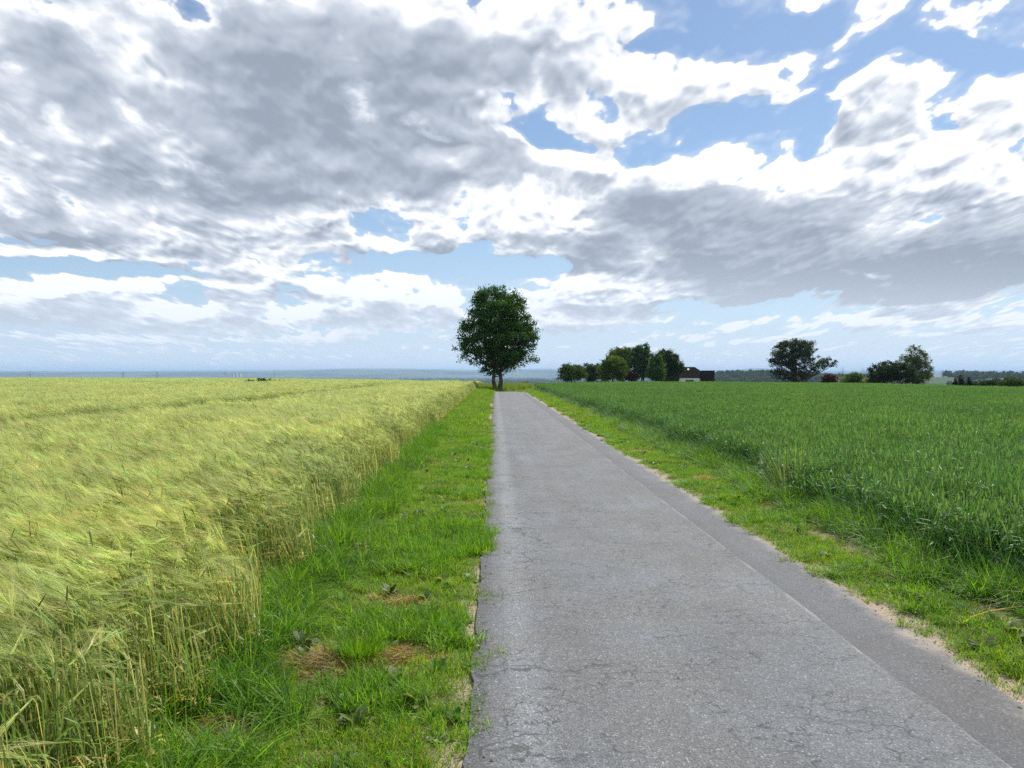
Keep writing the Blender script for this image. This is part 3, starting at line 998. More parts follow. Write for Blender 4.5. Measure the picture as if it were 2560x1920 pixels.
def set_out(name, sets, label, cat):
    """ONE object: points on the ground, each carrying a patch of growth. sets: (collection, xyz, rot, scale, index)"""
    ps, rs, ss, ids, ks = [], [], [], [], []
    for k, (c, p, r, sc, ix) in enumerate(sets):
        ps.append(p)
        rs.append(r)
        ss.append(sc)
        ids.append(ix)
        ks.append(np.full(len(p), k))
    P = np.vstack(ps)
    me = bpy.data.meshes.new(name)
    me.vertices.add(len(P))
    me.vertices.foreach_set('co', P.astype(np.float32).ravel())
    for nm, ty, prop, arr in (('turn', 'FLOAT_VECTOR', 'vector', np.vstack(rs)), ('grow', 'FLOAT_VECTOR', 'vector', np.vstack(ss)),
                              ('pick', 'INT', 'value', np.concatenate(ids)), ('sort', 'INT', 'value', np.concatenate(ks))):
        at = me.attributes.new(nm, ty, 'POINT')
        at.data.foreach_set(prop, arr.astype(np.int32 if ty == 'INT' else np.float32).ravel())
    ob = bpy.data.objects.new(name, me)
    scene.collection.objects.link(ob)
    g = bpy.data.node_groups.new(name, 'GeometryNodeTree')
    g.interface.new_socket('Geometry', in_out='INPUT', socket_type='NodeSocketGeometry')
    g.interface.new_socket('Geometry', in_out='OUTPUT', socket_type='NodeSocketGeometry')
    L = g.links
    gi = g.nodes.new('NodeGroupInput')
    go = g.nodes.new('NodeGroupOutput')
    join = g.nodes.new('GeometryNodeJoinGeometry')

    def attr(nm, ty):
        a = g.nodes.new('GeometryNodeInputNamedAttribute')
        a.data_type = ty
        a.inputs['Name'].default_value = nm
        return a.outputs['Attribute']
    e2r = g.nodes.new('FunctionNodeEulerToRotation')
    L.new(attr('turn', 'FLOAT_VECTOR'), e2r.inputs[0])
    for k, (c, *_r) in enumerate(sets):
        ci = g.nodes.new('GeometryNodeCollectionInfo')
        ci.inputs['Collection'].default_value = c
        ci.inputs['Separate Children'].default_value = True
        ci.inputs['Reset Children'].default_value = True
        cmp_ = g.nodes.new('FunctionNodeCompare')
        cmp_.data_type = 'INT'
        cmp_.operation = 'EQUAL'
        L.new(attr('sort', 'INT'), [i for i in cmp_.inputs if i.type == 'INT'][0])
        [i for i in cmp_.inputs if i.type == 'INT'][1].default_value = k
        iop = g.nodes.new('GeometryNodeInstanceOnPoints')
        iop.inputs['Pick Instance'].default_value = True
        L.new(gi.outputs[0], iop.inputs['Points'])
        L.new(cmp_.outputs[0], iop.inputs['Selection'])
        L.new(ci.outputs[0], iop.inputs['Instance'])
        L.new(attr('pick', 'INT'), iop.inputs['Instance Index'])
        L.new(e2r.outputs[0], iop.inputs['Rotation'])
        L.new(attr('grow', 'FLOAT_VECTOR'), iop.inputs['Scale'])
        L.new(iop.outputs[0], join.inputs[0])
    L.new(join.outputs[0], go.inputs[0])
    md = ob.modifiers.new('growth', 'NODES')
    md.node_group = g
    return tag(ob, label, cat, kind='stuff')


def grid_pts(rng, x0, x1, y0, y1, step, jitter=0.35):
    gx, gy = np.meshgrid(np.arange(x0, x1, step), np.arange(y0, y1, step))
    p = np.stack([gx.ravel(), gy.ravel()], -1)
    return p + rng.uniform(-jitter, jitter, p.shape) * step


def in_sight(p, lim=43.0, rmin=1.2):
    a = np.degrees(np.arctan2(p[:, 0], p[:, 1] + 1.5))
    return (np.abs(a) < lim) & (np.hypot(p[:, 0], p[:, 1]) > rmin)


def crest_r(p):
    """true where the land still shows from the lane"""
    r = np.hypot(p[:, 0], p[:, 1])
    az = np.degrees(np.arctan2(p[:, 0], p[:, 1]))
    lim = np.interp(az, [-45, -33, -19, -9, -3, 4, 8, 14.5, 26, 34, 45], [420, 400, 340, 270, 200, 200, 260, 260, 220, 165, 160])
    return r < lim


def dress(rng, c, p, turn, tilt, szz, ncol, sink=0.0, sxy=1.0):
    n = len(p)
    z = ground_z(p[:, 0], p[:, 1]) - sink
    rot = np.stack([tilt[0] * np.ones(n) if np.isscalar(tilt[0]) else tilt[0], tilt[1] * np.ones(n) if np.isscalar(tilt[1]) else tilt[1], turn], -1)
    sc = np.stack([np.full(n, sxy), np.full(n, sxy), szz], -1)
    return (c, np.hstack([p, z[:, None]]), rot, sc, rng.integers(0, ncol, n))


def build_barley():
    rng = np.random.default_rng(11)
    near = patch_set('barley_near', [barley_patch(0.5, 105, 100 + i, True) for i in range(8)], M_BARLEY)
    rim = patch_set('barley_rim', [barley_patch(0.34, 62, 140 + i, True, True) for i in range(6)], M_BARLEY)
    far = patch_set('barley_far', [barley_patch(1.7, 820, 160 + i, False) for i in range(5)], M_BARLEY)
    green = patch_set('barley_track', [wheat_patch(0.5, 60, 180 + i, False) for i in range(4)], M_WHEAT)
    tram = [-8.6, -30.0, -31.8, -54.0]

    def waves(p):
        return fnoise(p[:, 0] * 0.35 + p[:, 1] * 0.1, p[:, 1] * 0.22, 41)

    def on_track(p, w):
        t = np.zeros(len(p), bool)
        for x in tram:
            t |= np.abs(p[:, 0] - x - 0.25 * vnoise(p[:, 1] / 14, p[:, 1] * 0, 47)) < w
        # a fainter second wheel mark
        t |= (np.abs(p[:, 0] + 10.4) < w * 0.6) & (vnoise(p[:, 1] / 6, p[:, 1] * 0, 43) > 0.1)
        return t
    sets = []
    # dense plants near the lane
    p = grid_pts(rng, -52, -1.3, -1.5, 62, 0.40)
    inside = (p[:, 0] < barley_edge(p[:, 1]) - 0.30) & in_sight(p) & (np.hypot(p[:, 0], p[:, 1]) < 62)
    p = p[inside]
    tr = on_track(p, 0.80)
    q = p[~tr]
    # gaps where plants have gone down
    thin = (fnoise(q[:, 0] * 0.9, q[:, 1] * 0.7, 45) > 0.52)
    wv = waves(q)
    hh = 1.0 + 0.12 * wv - 0.22 * thin + rng.normal(0, 0.03, len(q))
    hh = hh * (0.88 + 0.12 * sstep(0.25, 1.0, barley_edge(q[:, 1]) - q[:, 0]))
    sets.append(dress(rng, near, q, 0.35 * wv + rng.normal(0, 0.28, len(q)), (0.10 * fnoise(q[:, 0], q[:, 1], 48), -0.05 - 0.16 * wv + rng.normal(0, 0.05, len(q))), hh, 8))
    q = p[tr]
    sets.append(dress(rng, green, q, rng.uniform(0, 6.28, len(q)), (0.0, 0.0), rng.uniform(0.5, 0.9, len(q)), 4))
    # the rim along the verge: shorter, stems showing
    p = grid_pts(rng, -2.9, -1.3, -1.0, 92, 0.20)
    e = barley_edge(p[:, 1])
    p = p[(p[:, 0] < e) & (p[:, 0] > e - 0.45) & in_sight(p, 50)]
    sets.append(dress(rng, rim, p, rng.normal(0, 0.35, len(p)), (0.0, rng.normal(-0.02, 0.07, len(p))), rng.uniform(0.80, 1.05, len(p)) * (0.76 + 0.24 * sstep(0.0, 0.30, barley_edge(p[:, 1]) - p[:, 0])), 6))
    # and on to the brow
    p = grid_pts(rng, -300, -1.3, 0, 380, 1.35)
    r = np.hypot(p[:, 0], p[:, 1])
    p = p[(p[:, 0] < barley_edge(p[:, 1]) - 0.75) & in_sight(p) & (r > 60.5) & crest_r(p) & (p[:, 1] < 330)]
    p = p[~on_track(p, 0.8) | (rng.random(len(p)) < 0.12)]
    wv = waves(p * 0.5)
    sets.append(dress(rng, far, p, 0.3 * wv + rng.normal(0, 0.25, len(p)), (0.0, -0.04 - 0.10 * wv), 1.0 + 0.10 * wv + rng.normal(0, 0.05, len(p)), 5))
    return set_out('barley_field', sets, 'pale yellow green field of awned barley waving left of the lane', 'barley')


def build_wheat():
    rng = np.random.default_rng(12)
    near = patch_set('wheat_near', [wheat_patch(0.5, 105, 200 + i, True) for i in range(8)], M_WHEAT)
    far = patch_set('wheat_far', [wheat_patch(1.7, 760, 230 + i, False) for i in range(5)], M_WHEAT)
    wild = patch_set('wheat_margin_grass', [grass_patch(0.42, 190, 250 + i, 0.22, 0.58, 0.0055, [(0.050, 0.145, 0.030), (0.075, 0.18, 0.04), (0.12, 0.22, 0.06)], [5, 3, 1], 0.35, 2.0) for i in range(7)], M_WHEAT)
    pale = patch_set('wheat_wheel_mark', [grass_patch(0.7, 300, 270 + i, 0.25, 0.5, 0.009, [(0.42, 0.45, 0.15), (0.28, 0.37, 0.10)], [3, 2], 0.3, 0.8) for i in range(4)], M_WHEAT)
    sets = []
    p = grid_pts(rng, 3.4, 52, 1.0, 62, 0.40)
    p = p[(p[:, 0] > wheat_edge(p[:, 1]) + 0.34) & in_sight(p) & (np.hypot(p[:, 0], p[:, 1]) < 62)]
    edge = p[:, 0] - wheat_edge(p[:, 1])
    wv = fnoise(p[:, 0] * 0.3, p[:, 1] * 0.3, 51)
    hh = 0.98 + 0.10 * wv + rng.normal(0, 0.05, len(p))
    hh = hh * np.clip(0.82 + 0.12 * edge, 0.82, 1.0)
    tr = (np.abs(p[:, 0] - 11.8) < 0.33) | (np.abs(p[:, 0] - 13.6) < 0.30)
    q = p[~tr]
    sets.append(dress(rng, near, q, rng.uniform(0, 6.28, len(q)), (rng.normal(0, 0.06, len(q)), rng.normal(0, 0.06, len(q))), hh[~tr], 8))
    q = p[tr]
    sets.append(dress(rng, pale, q, rng.uniform(0, 6.28, len(q)), (0.0, 0.0), rng.uniform(1.05, 1.3, len(q)), 4))
    p = grid_pts(rng, 3.2, 6.0, 0.5, 100, 0.24)
    e = wheat_edge(p[:, 1])
    tuft = 0.22 * vnoise(p[:, 1] * 0.55, p[:, 0] * 0, 55)
    p = p[(p[:, 0] > e + 0.02 + tuft * 0.6) & (p[:, 0] < e + 0.60) & in_sight(p, 50)]
    g = p[:, 0] - wheat_edge(p[:, 1])
    hh = np.clip(0.62 + 1.2 * g, 0.55, 1.0) * (1 + 0.25 * fnoise(p[:, 0] * 1.2, p[:, 1] * 1.2, 57))
    sets.append(dress(rng, wild, p, rng.uniform(0, 6.28, len(p)), (rng.normal(0, 0.10, len(p)), rng.normal(-0.10, 0.12, len(p))), hh, 7))
    p = grid_pts(rng, 3.5, 300, 0, 300, 1.35)
    r = np.hypot(p[:, 0], p[:, 1])
    p = p[(p[:, 0] > wheat_edge(p[:, 1]) + 0.9) & in_sight(p) & (r > 60.5) & crest_r(p)]
    tr = (np.abs(p[:, 0] - 12.7) < 0.9)
    q = p[~tr]
    wv = fnoise(q[:, 0] * 0.2, q[:, 1] * 0.2, 53)
    sets.append(dress(rng, far, q, rng.uniform(0, 6.28, len(q)), (0.0, 0.0), 1.0 + 0.10 * wv + rng.normal(0, 0.05, len(q)), 5))
    q = np.vstack([p[tr] + np.array(o) for o in ((-.5, -.5), (.5, -.5), (-.5, .5), (.5, .5))])
    sets.append(dress(rng, pale, q, rng.uniform(0, 6.28, len(q)), (0.0, 0.0), rng.uniform(1.05, 1.3, len(q)), 4))
    return set_out('wheat_field', sets, 'deep green field of young wheat growing right of the lane', 'wheat')


HAY = [(-1.05, 4.35, 0.42), (-0.55, 4.55, 0.28), (-0.85, 5.62, 0.40), (-1.35, 3.55, 0.30), (-0.75, 11.2, 0.5), (-0.5, 7.6, 0.25), (3.25, 12.0, 0.35), (3.2, 16.5, 0.4), (3.5, 9.5, 0.3)]


def build_verge():
    rng = np.random.default_rng(13)
    S = 0.34
    lush = patch_set('grass_lush', [grass_patch(S, 520, 300 + i, 0.06, 0.16, 0.0042, [G_BRIGHT, G_DEEP, G_OLIVE], [6, 4, 1], 0.35, 1.6) for i in range(6)], M_GRASS)
    mown = patch_set('grass_mown', [grass_patch(S, 620, 320 + i, 0.03, 0.085, 0.0036, [G_BRIGHT, G_OLIVE, G_DEEP, G_STRAW], [6, 4, 2, 1.0], 0.55, 1.3, 0.6) for i in range(6)], M_GRASS)
    dry = patch_set('grass_dry', [grass_patch(S, 420, 340 + i, 0.03, 0.09, 0.0034, [G_OLIVE, G_STRAW], [2, 6], 0.8, 1.2, 0.7) for i in range(5)], M_GRASS)
    tall = patch_set('grass_tall', [grass_patch(S, 300, 360 + i, 0.18, 0.40, 0.0050, [G_DEEP, G_BRIGHT, G_OLIVE], [6, 4, 1], 0.30, 1.9) for i in range(6)], M_GRASS)
    herb = patch_set('verge_herbs', [weed_leaves(12 + 2 * i, 380 + i, 0.05 + 0.012 * i, ((0.10, 0.22, 0.05), (0.06, 0.16, 0.035), (0.14, 0.24, 0.07), (0.08, 0.19, 0.06), (0.16, 0.22, 0.10))[i], (0.5, 0.6, 0.4, 0.3, 0.5)[i], 0.6) for i in range(5)], M_GRASS)
    farp = patch_set('grass_afar', [grass_patch(0.75, 900, 390 + i, 0.05, 0.16, 0.010, [G_BRIGHT, G_OLIVE, G_DEEP, G_STRAW], [6, 4, 3, 1], 0.5, 1.2, 0.5) for i in range(5)], M_GRASS)
    seed = patch_set('grass_in_seed', [grass_patch(0.75, 420, 410 + i, 0.25, 0.7, 0.008, [(0.24, 0.27, 0.11), (0.15, 0.25, 0.05), G_STRAW], [2, 6, 0.6], 0.25, 0.7) for i in range(4)], M_GRASS)
    acc = {k: [] for k in ('lush', 'mown', 'dry', 'tall', 'herb', 'far', 'seed')}

    def hay_near(p):
        d = np.full(len(p), 9.0)
        for hx, hy, hr in HAY:
            d = np.minimum(d, np.hypot(p[:, 0] - hx, p[:, 1] - hy) / hr)
        return d

    # left verge
    p = grid_pts(rng, -2.8, 0.0, 1.6, 24, 0.165, 0.5)
    e = barley_edge(p[:, 1])
    rim = -0.125 + 0.02 + 0.08 * fnoise(p[:, 1] * 2.2, p[:, 1] * 0, 61)
    p = p[(p[:, 0] > e - 0.26) & (p[:, 0] < rim - 0.07)]
    e = barley_edge(p[:, 1])
    u_ = (p[:, 0] - e)
    n1 = fnoise(p[:, 0] * 1.5, p[:, 1] * 1.2, 62)
    hd = hay_near(p)
    n2 = fnoise(p[:, 0] * 2.6 + 9, p[:, 1] * 2.2, 63)
    kind = np.where(hd < 0.8, 'dry', np.where((u_ < 0.42 + 0.18 * n1), 'tall', np.where(n1 > 0.24, 'lush', np.where(n2 > 0.36, 'dry', 'mown'))))
    for k in ('lush', 'mown', 'dry', 'tall'):
        acc[k].append(p[kind == k])
    hp = p[(rng.random(len(p)) < 0.22)]
    acc['herb'].append(hp)
    # right verge
    p = grid_pts(rng, 2.7, 5.0, 2.0, 26, 0.165, 0.5)
    e = wheat_edge(p[:, 1])
    rim = 2.79 + 0.13 * fnoise(p[:, 1] * 1.3, p[:, 1] * 0, 64)
    tx = 3.44 + 0.05 * vnoise(p[:, 1] * 0.9, p[:, 1] * 0, 65)
    track = (np.abs(p[:, 0] - tx) < 0.165) & (p[:, 1] < 8.6) & (vnoise(p[:, 1] * 2.2, p[:, 0] * 3, 67) > -0.45)
    p = p[(p[:, 0] > rim + 0.07) & (p[:, 0] < e + 0.2) & ~track]
    e = wheat_edge(p[:, 1])
    n1 = fnoise(p[:, 0] * 1.7, p[:, 1] * 1.4, 68)
    n2 = fnoise(p[:, 0] * 2.4, p[:, 1] * 2.0, 69)
    hd = hay_near(p)
    kind = np.where(hd < 0.8, 'dry', np.where(e - p[:, 0] < 0.22 + 0.15 * n1, 'tall', np.where(n1 > 0.10, 'lush', np.where(n2 > 0.45, 'dry', 'mown'))))
    for k in ('lush', 'mown', 'dry', 'tall'):
        acc[k].append(p[kind == k])
    acc['herb'].append(p[rng.random(len(p)) < 0.25])
    # farther on
    p = grid_pts(rng, -3.2, 9.0, 23, 150, 0.42, 0.5)
    sh = road_shift(p[:, 1])
    on_road = (p[:, 0] > -0.50 + sh) & (p[:, 0] < 3.12 + sh) & (p[:, 1] < 135)
    lo = np.where(p[:, 1] < 95, barley_edge(p[:, 1]) - 0.15, -4)
    hi = np.where(p[:, 1] < 95, wheat_edge(p[:, 1]) + 0.3, 7 + 0 * lo)
    p = p[(p[:, 0] > lo) & (p[:, 0] < hi) & ~on_road]
    sd = ((p[:, 1] > 88) & (p[:, 0] > 1.0)) | ((p[:, 1] > 100) & (rng.random(len(p)) < 0.5))
    acc['seed'].append(p[sd & (rng.random(len(p)) < 0.30)])
    acc['far'].append(p)
    sets = []
    for k, c, nn, lo, hi in (('lush', lush, 6, 0.8, 1.15), ('mown', mown, 6, 0.8, 1.2), ('dry', dry, 5, 0.7, 1.1), ('tall', tall, 6, 0.65, 1.1), ('herb', herb, 5, 0.7, 1.2), ('far', farp, 5, 0.8, 1.2), ('seed', seed, 4, 0.7, 1.1)):
        p = np.vstack(acc[k])
        zz = rng.uniform(lo, hi, len(p))
        if k == 'lush':
            zz = zz * np.where(p[:, 0] > 2, 0.72, 1.0)
        if k == 'tall':
            zz = zz * np.where(p[:, 0] > 2, 0.8, 0.80)
        sets.append(dress(rng, c, p, rng.uniform(0, 6.28, len(p)), (rng.normal(0, 0.08, len(p)), rng.normal(0, 0.08, len(p))), zz, nn))
    return set_out('verge_grass', sets, 'bright green rough grass on the verges on both sides of the lane', 'grass')


build_barley()
build_wheat()
build_verge()


# ------------------------------------------------------------------ trees and shrubs
def spot(X, D):
    """ground point D metres up the lane on the bearing X"""
    x = (X - 1070) / 1661.7 * D
    return x, D, gz(x, D)


def height_at(Y, D):
    return EYE + (806 - Y) / 1661.7 * D


def foliage(rng, lobes, n_cl, n_leaf, cr, leaf, col, shell=2.2, droop=0.0, squash=0.75, spread=0.16):
    """clumps of leaves spread through a crown made of several lobes (x,y,z,rx,ry,rz)"""
    lob = np.array(lobes, float)
    vol = lob[:, 3] * lob[:, 4] * lob[:, 5]
    own = rng.choice(len(lob), n_cl, p=vol ** 0.85 / (vol ** 0.85).sum())
    d = unit(rng.normal(0, 1, (n_cl, 3)))
    rad = rng.random(n_cl) ** (1 / 3.0 / shell * 2.2 if shell else 1 / 3.0)
    rad = np.clip(rad, 0.15, 1.0) * rng.uniform(0.90, 1.10, n_cl)
    n_leaf = int(n_leaf * 1.7)
    c = lob[own, :3] + d * rad[:, None] * lob[own, 3:]
    crs = cr * rng.uniform(0.6, 1.35, n_cl)
    tint = np.clip(1 + rng.normal(0, spread, (n_cl, 1)), 0.55, 1.6) * (1 + rng.normal(0, spread * 0.35, (n_cl, 3)))
    N_ = n_cl * n_leaf
    o = np.repeat(np.arange(n_cl), n_leaf)
    off = rng.normal(0, 0.5, (N_, 3)) * crs[o, None] * np.array([1, 1, squash])
    if droop:
        off[:, 2] = -np.abs(off[:, 2]) * droop
        off[:, :2] *= 0.55
    p = c[o] + off
    a = unit(rng.normal(0, 1, (N_, 3)) + np.array([0, 0, -0.25]))
    b = unit(np.cross(a, rng.normal(0, 1, (N_, 3))))
    L = leaf * rng.uniform(0.6, 1.3, N_)[:, None]
    V = np.stack([p - a * L * 0.5, p + b * L * 0.30, p + a * L * 0.5, p - b * L * 0.30], 1).reshape(-1, 3)
    F = np.arange(N_ * 4).reshape(-1, 4)
    cc = np.array(col)[None, :] * tint[o] * np.clip(1 + rng.normal(0, 0.14, (N_, 1)), 0.5, 1.5)
    s = Soup()
    s.add(V, F, np.repeat(np.clip(cc, 0.004, 0.9), 4, 0))
    return s, c


def limbs(s, rng, stem_pts, stem_rad, targets, r0=0.05, rise=0.45):
    """a curved branch from the stem to each clump; stem_pts is the centre line of the stem"""
    sp = np.asarray(stem_pts, float)
    for t in targets:
        dz = t[2] - sp[:, 2]
        dh = np.hypot(t[0] - sp[:, 0], t[1] - sp[:, 1])
        cost = np.abs(dz - dh * rise * 1.6) + 0.6 * np.where(dz < 0, -dz * 2, 0)
        k = int(np.argmin(cost + rng.uniform(0, 0.5, len(sp))))
        a = sp[k]
        m = a * 0.45 + t * 0.55 + np.array([0, 0, -0.10 * np.linalg.norm(t - a)]) + rng.normal(0, 0.06, 3) * np.linalg.norm(t - a)
        q = np.linspace(0, 1, 5)[:, None]
        pts = a * (1 - q) ** 2 + 2 * m * q * (1 - q) + t * q ** 2
        L = np.linalg.norm(t - a)
        ra = min(stem_rad[k] * 0.7, r0 * (0.5 + 0.25 * L))
        s.tube(pts, np.linspace(ra, ra * 0.18, 5), (0.1, 0.085, 0.065), 5, False)


def wavy(rng, a, b, n=9, amp=0.05):
    q = np.linspace(0, 1, n)[:, None]
    p = np.array(a, float) * (1 - q) + np.array(b, float) * q
    L = np.linalg.norm(np.array(b) - np.array(a))
    p[1:-1, :2] += rng.normal(0, amp * L / 4, (n - 2, 2))
    return p


def tree(name, label, cat, loc, lobes, stems, n_cl, n_leaf, cr, leaf, col, seed, mat=None, group=None, shell=2.2, droop=0.0, squash=0.75, branches=90, spread=0.16, r0=0.05):
    """stems: list of (foot xyz, top xyz, radius)"""
    rng = np.random.default_rng(seed)
    root = tag(empty(name, loc), label, cat, group)
    f, centres = foliage(rng, lobes, n_cl, n_leaf, cr, leaf, col, shell, droop, squash, spread)
    share = rng.integers(0, len(stems), len(centres))
    pick = rng.permutation(len(centres))[:branches]
    for i, (a, b, r) in enumerate(stems):
        s = Soup()
        pts = wavy(rng, a, b, 10, 0.05)
        rad = np.linspace(r, r * 0.22, 10)
        rad[0] *= 1.35
        pts[0, 2] -= 0.25
        s.tube(pts, rad, (0.1, 0.085, 0.065), 9)
        limbs(s, rng, pts[2:], rad[2:], centres[[j for j in pick if share[j] == i]], r0)
        s.build('trunk', M_BARK, root, True)
    f.build('crown', mat or M_LEAF, root)
    return root


def lobes_from(D, foot_x, foot_z, items, deep=0.9):
    """crown lobes in metres from bearings: (X, Y, half width, half height[, shift along view])"""
    k = D / 1661.7
    out = []
    for it in items:
        X, Y, w, h = it[:4]
        out.append(((X - 1070) * k - foot_x, it[4] if len(it) > 4 else 0.0, height_at(Y, D) - foot_z, w * k, w * k * deep, h * k))
    return out


DARK_GREEN = (0.040, 0.085, 0.022)
MID_GREEN = (0.062, 0.120, 0.028)
LIGHT_GREEN = (0.100, 0.165, 0.030)
OLIVE = (0.075, 0.105, 0.032)
PURPLE = (0.050, 0.018, 0.022)
SILVER = (0.095, 0.140, 0.055)


def build_trees():
    # the big tree beside the lane
    x, y, z = spot(1075, 95)
    lb = lobes_from(95, x, z, [(1075, 686, 66, 66), (1078, 725, 86, 58), (1040, 720, 52, 60), (1112, 715, 44, 62), (1002, 752, 24, 16), (1020, 772, 26, 16), (1146, 752, 22, 30),
                               (1142, 786, 24, 9), (1072, 774, 48, 22), (1105, 772, 30, 18), (1056, 798, 16, 11), (1092, 799, 16, 9), (995, 760, 14, 7), (1050, 655, 38, 32), (1100, 655, 34, 30), (1066, 802, 24, 11), (1085, 790, 34, 16), (1076, 648, 46, 30)])
    tree('roadside_tree', 'tall round dark green tree with two stems standing beside the lane on the brow', 'tree', (x, y, z), lb,
         [((-0.22, 0, 0), (-0.7, 0.1, 8.8), 0.24), ((0.30, 0.15, 0), (1.0, 0.2, 9.2), 0.26)], 720, 42, 0.58, 0.23, (0.046, 0.112, 0.025), 500, branches=200, r0=0.045)

    # group before and beside the farmhouse
    D = 185
    x, y, z = spot(1235, D)
    tree('round_bush', 'rounded yellow green bush with spiky top, leftmost at the far wheat edge', 'bush', (x, y, z),
         lobes_from(D, x, z, [(1235, 806, 28, 18), (1220, 810, 16, 14), (1252, 806, 15, 15), (1228, 794, 12, 9), (1240, 792, 9, 8)]),
         [((0, 0, 0), (0.1, 0, 3.0), 0.16), ((0.4, 0.2, 0), (1.0, 0.3, 2.8), 0.12)], 190, 36, 0.62, 0.32, (0.085, 0.150, 0.022), 510, branches=40)
    D = 232
    x, y, z = spot(1281, D)
    tree('grey_green_tree', 'dull grey green tree between the round bush and the bright lime tree', 'tree', (x, y, z),
         lobes_from(D, x, z, [(1281, 806, 21, 20), (1272, 802, 13, 16), (1292, 798, 12, 14)]), [((0, 0, 0), (0.2, 0, 4.5), 0.18)], 170, 34, 0.7, 0.36, (0.045, 0.090, 0.034), 520, branches=40)
    D = 205
    x, y, z = spot(1324, D)
    tree('lime_tree', 'bright yellow green round tree standing in front of the farm group', 'tree', (x, y, z),
         lobes_from(D, x, z, [(1325, 795, 28, 27), (1310, 803, 16, 20), (1340, 800, 16, 22), (1328, 782, 20, 16), (1305, 812, 10, 12)]), [((0, 0, 0), (0.2, 0, 5.5), 0.22)], 300, 38, 0.75, 0.36, (0.110, 0.185, 0.020), 530, branches=40)
    D = 236
    x, y, z = spot(1343, D)
    tree('ash_tree', 'taller olive green tree rising behind the bright lime tree', 'tree', (x, y, z),
         lobes_from(D, x, z, [(1344, 776, 28, 26), (1332, 768, 17, 16), (1352, 764, 15, 15), (1348, 800, 20, 24), (1361, 778, 8, 14)]), [((0, 0, 0), (0.3, 0, 9.0), 0.26)], 260, 34, 0.85, 0.42, (0.085, 0.145, 0.026), 540, branches=60)
    D = 215
    x, y, z = spot(1388, D)
    tree('poplar_tree', 'tall green tree with open crown showing sky, tallest of the farm group', 'tree', (x, y, z),
         lobes_from(D, x, z, [(1387, 764, 20, 20), (1375, 780, 14, 22), (1398, 782, 18, 26), (1384, 800, 20, 22), (1393, 752, 11, 10), (1378, 758, 9, 11)]), [((0, 0, 0), (-0.1, 0, 9.4), 0.26), ((0.5, 0, 0), (1.2, 0, 8.0), 0.2)], 250, 34, 0.75, 0.38, (0.055, 0.125, 0.026), 550, branches=90)
    D = 200
    x, y, z = spot(1420, D)
    tree('field_maple', 'leafy green tree low in front between the tall poplar and the farmhouse', 'tree', (x, y, z),
         lobes_from(D, x, z, [(1420, 795, 17, 26), (1412, 808, 14, 14), (1429, 808, 11, 16), (1418, 770, 11, 12)]), [((0, 0, 0), (0, 0, 5.4), 0.2)], 190, 34, 0.7, 0.34, (0.060, 0.130, 0.024), 560, branches=40)
    D = 218
    x, y, z = spot(1448, D)
    tree('chestnut_tree', 'dark dense tree directly left of the farmhouse roof', 'tree', (x, y, z),
         lobes_from(D, x, z, [(1446, 782, 22, 25), (1438, 768, 14, 13), (1452, 800, 17, 26), (1460, 770, 9, 9), (1470, 797, 9, 14)]), [((0, 0, 0), (0.1, 0, 7.5), 0.26)], 250, 36, 0.75, 0.38, (0.036, 0.070, 0.022), 570, branches=60)
    D = 212
    x, y, z = spot(1362, D)
    tree('copper_shrub', 'dark purple leaved shrub under the trees of the farm group', 'shrub', (x, y, z),
         lobes_from(D, x, z, [(1364, 812, 14, 12), (1372, 816, 10, 9)]), [((0, 0, 0), (0, 0, 1.8), 0.08)], 90, 30, 0.55, 0.3, (0.075, 0.026, 0.026), 580, branches=20)
    # oak by itself
    D = 215
    x, y, z = spot(1728, D)
    tree('oak_tree', 'broad spreading dark oak standing alone with one long low bough to the right', 'tree', (x, y, z),
         lobes_from(D, x, z, [(1716, 768, 44, 36), (1690, 785, 24, 30), (1748, 764, 26, 26), (1700, 748, 22, 16), (1735, 745, 28, 15), (1785, 783, 26, 11), (1800, 790, 12, 10), (1770, 795, 16, 10), (1692, 812, 18, 14), (1725, 808, 30, 16)]),
         [((0, 0, 0), (-0.6, 0.2, 8.2), 0.42), ((0.4, 0.2, 0.1), (5.2, 0, 4.6), 0.30)], 430, 38, 0.75, 0.34, (0.038, 0.066, 0.022), 590, branches=150, r0=0.06)
    D = 205
    x, y, z = spot(1800, D)
    tree('copper_bush', 'dark wine red rounded bush right of the lone oak', 'bush', (x, y, z),
         lobes_from(D, x, z, [(1800, 818, 18, 9), (1790, 822, 10, 7)]), [((0, 0, 0), (0, 0, 1.2), 0.07)], 90, 30, 0.5, 0.27, (0.055, 0.014, 0.022), 600, branches=15)
    D = 190
    for k, (X, Y, w, h, lab) in enumerate(((1835, 822, 17, 8, 'low pale green shrub dotted with cream blossom beside the wine red bush'), (1882, 824, 15, 7, 'low pale shrub with cream blossom close to the big dark thicket'))):
        x, y, z = spot(X, D)
        r = tree('blossom_shrub', lab, 'shrub', (x, y, z), lobes_from(D, x, z, [(X, Y, w, h), (X + 8, Y + 2, w * 0.6, h * 0.8)]), [((0, 0, 0), (0, 0, 1.0), 0.05)], 80, 28, 0.45, 0.24, (0.16, 0.20, 0.07), 610 + k, group='blossoming shrubs', branches=12, spread=0.25)
        f, _c = foliage(np.random.default_rng(640 + k), lobes_from(D, x, z, [(X, Y - 1, w, h)]), 46, 7, 0.30, 0.24, (0.62, 0.60, 0.40), 3.0)
        f.build('blossom', M_LEAF, r)
    D = 186
    x, y, z = spot(1853, D)
    tree('hazel_bush', 'bright green upright bush standing between the two cream blossom shrubs', 'bush', (x, y, z),
         lobes_from(D, x, z, [(1852, 817, 17, 11), (1858, 811, 9, 7)]), [((0, 0, 0), (0, 0, 1.6), 0.07)], 110, 30, 0.5, 0.28, (0.07, 0.13, 0.028), 620, branches=20)
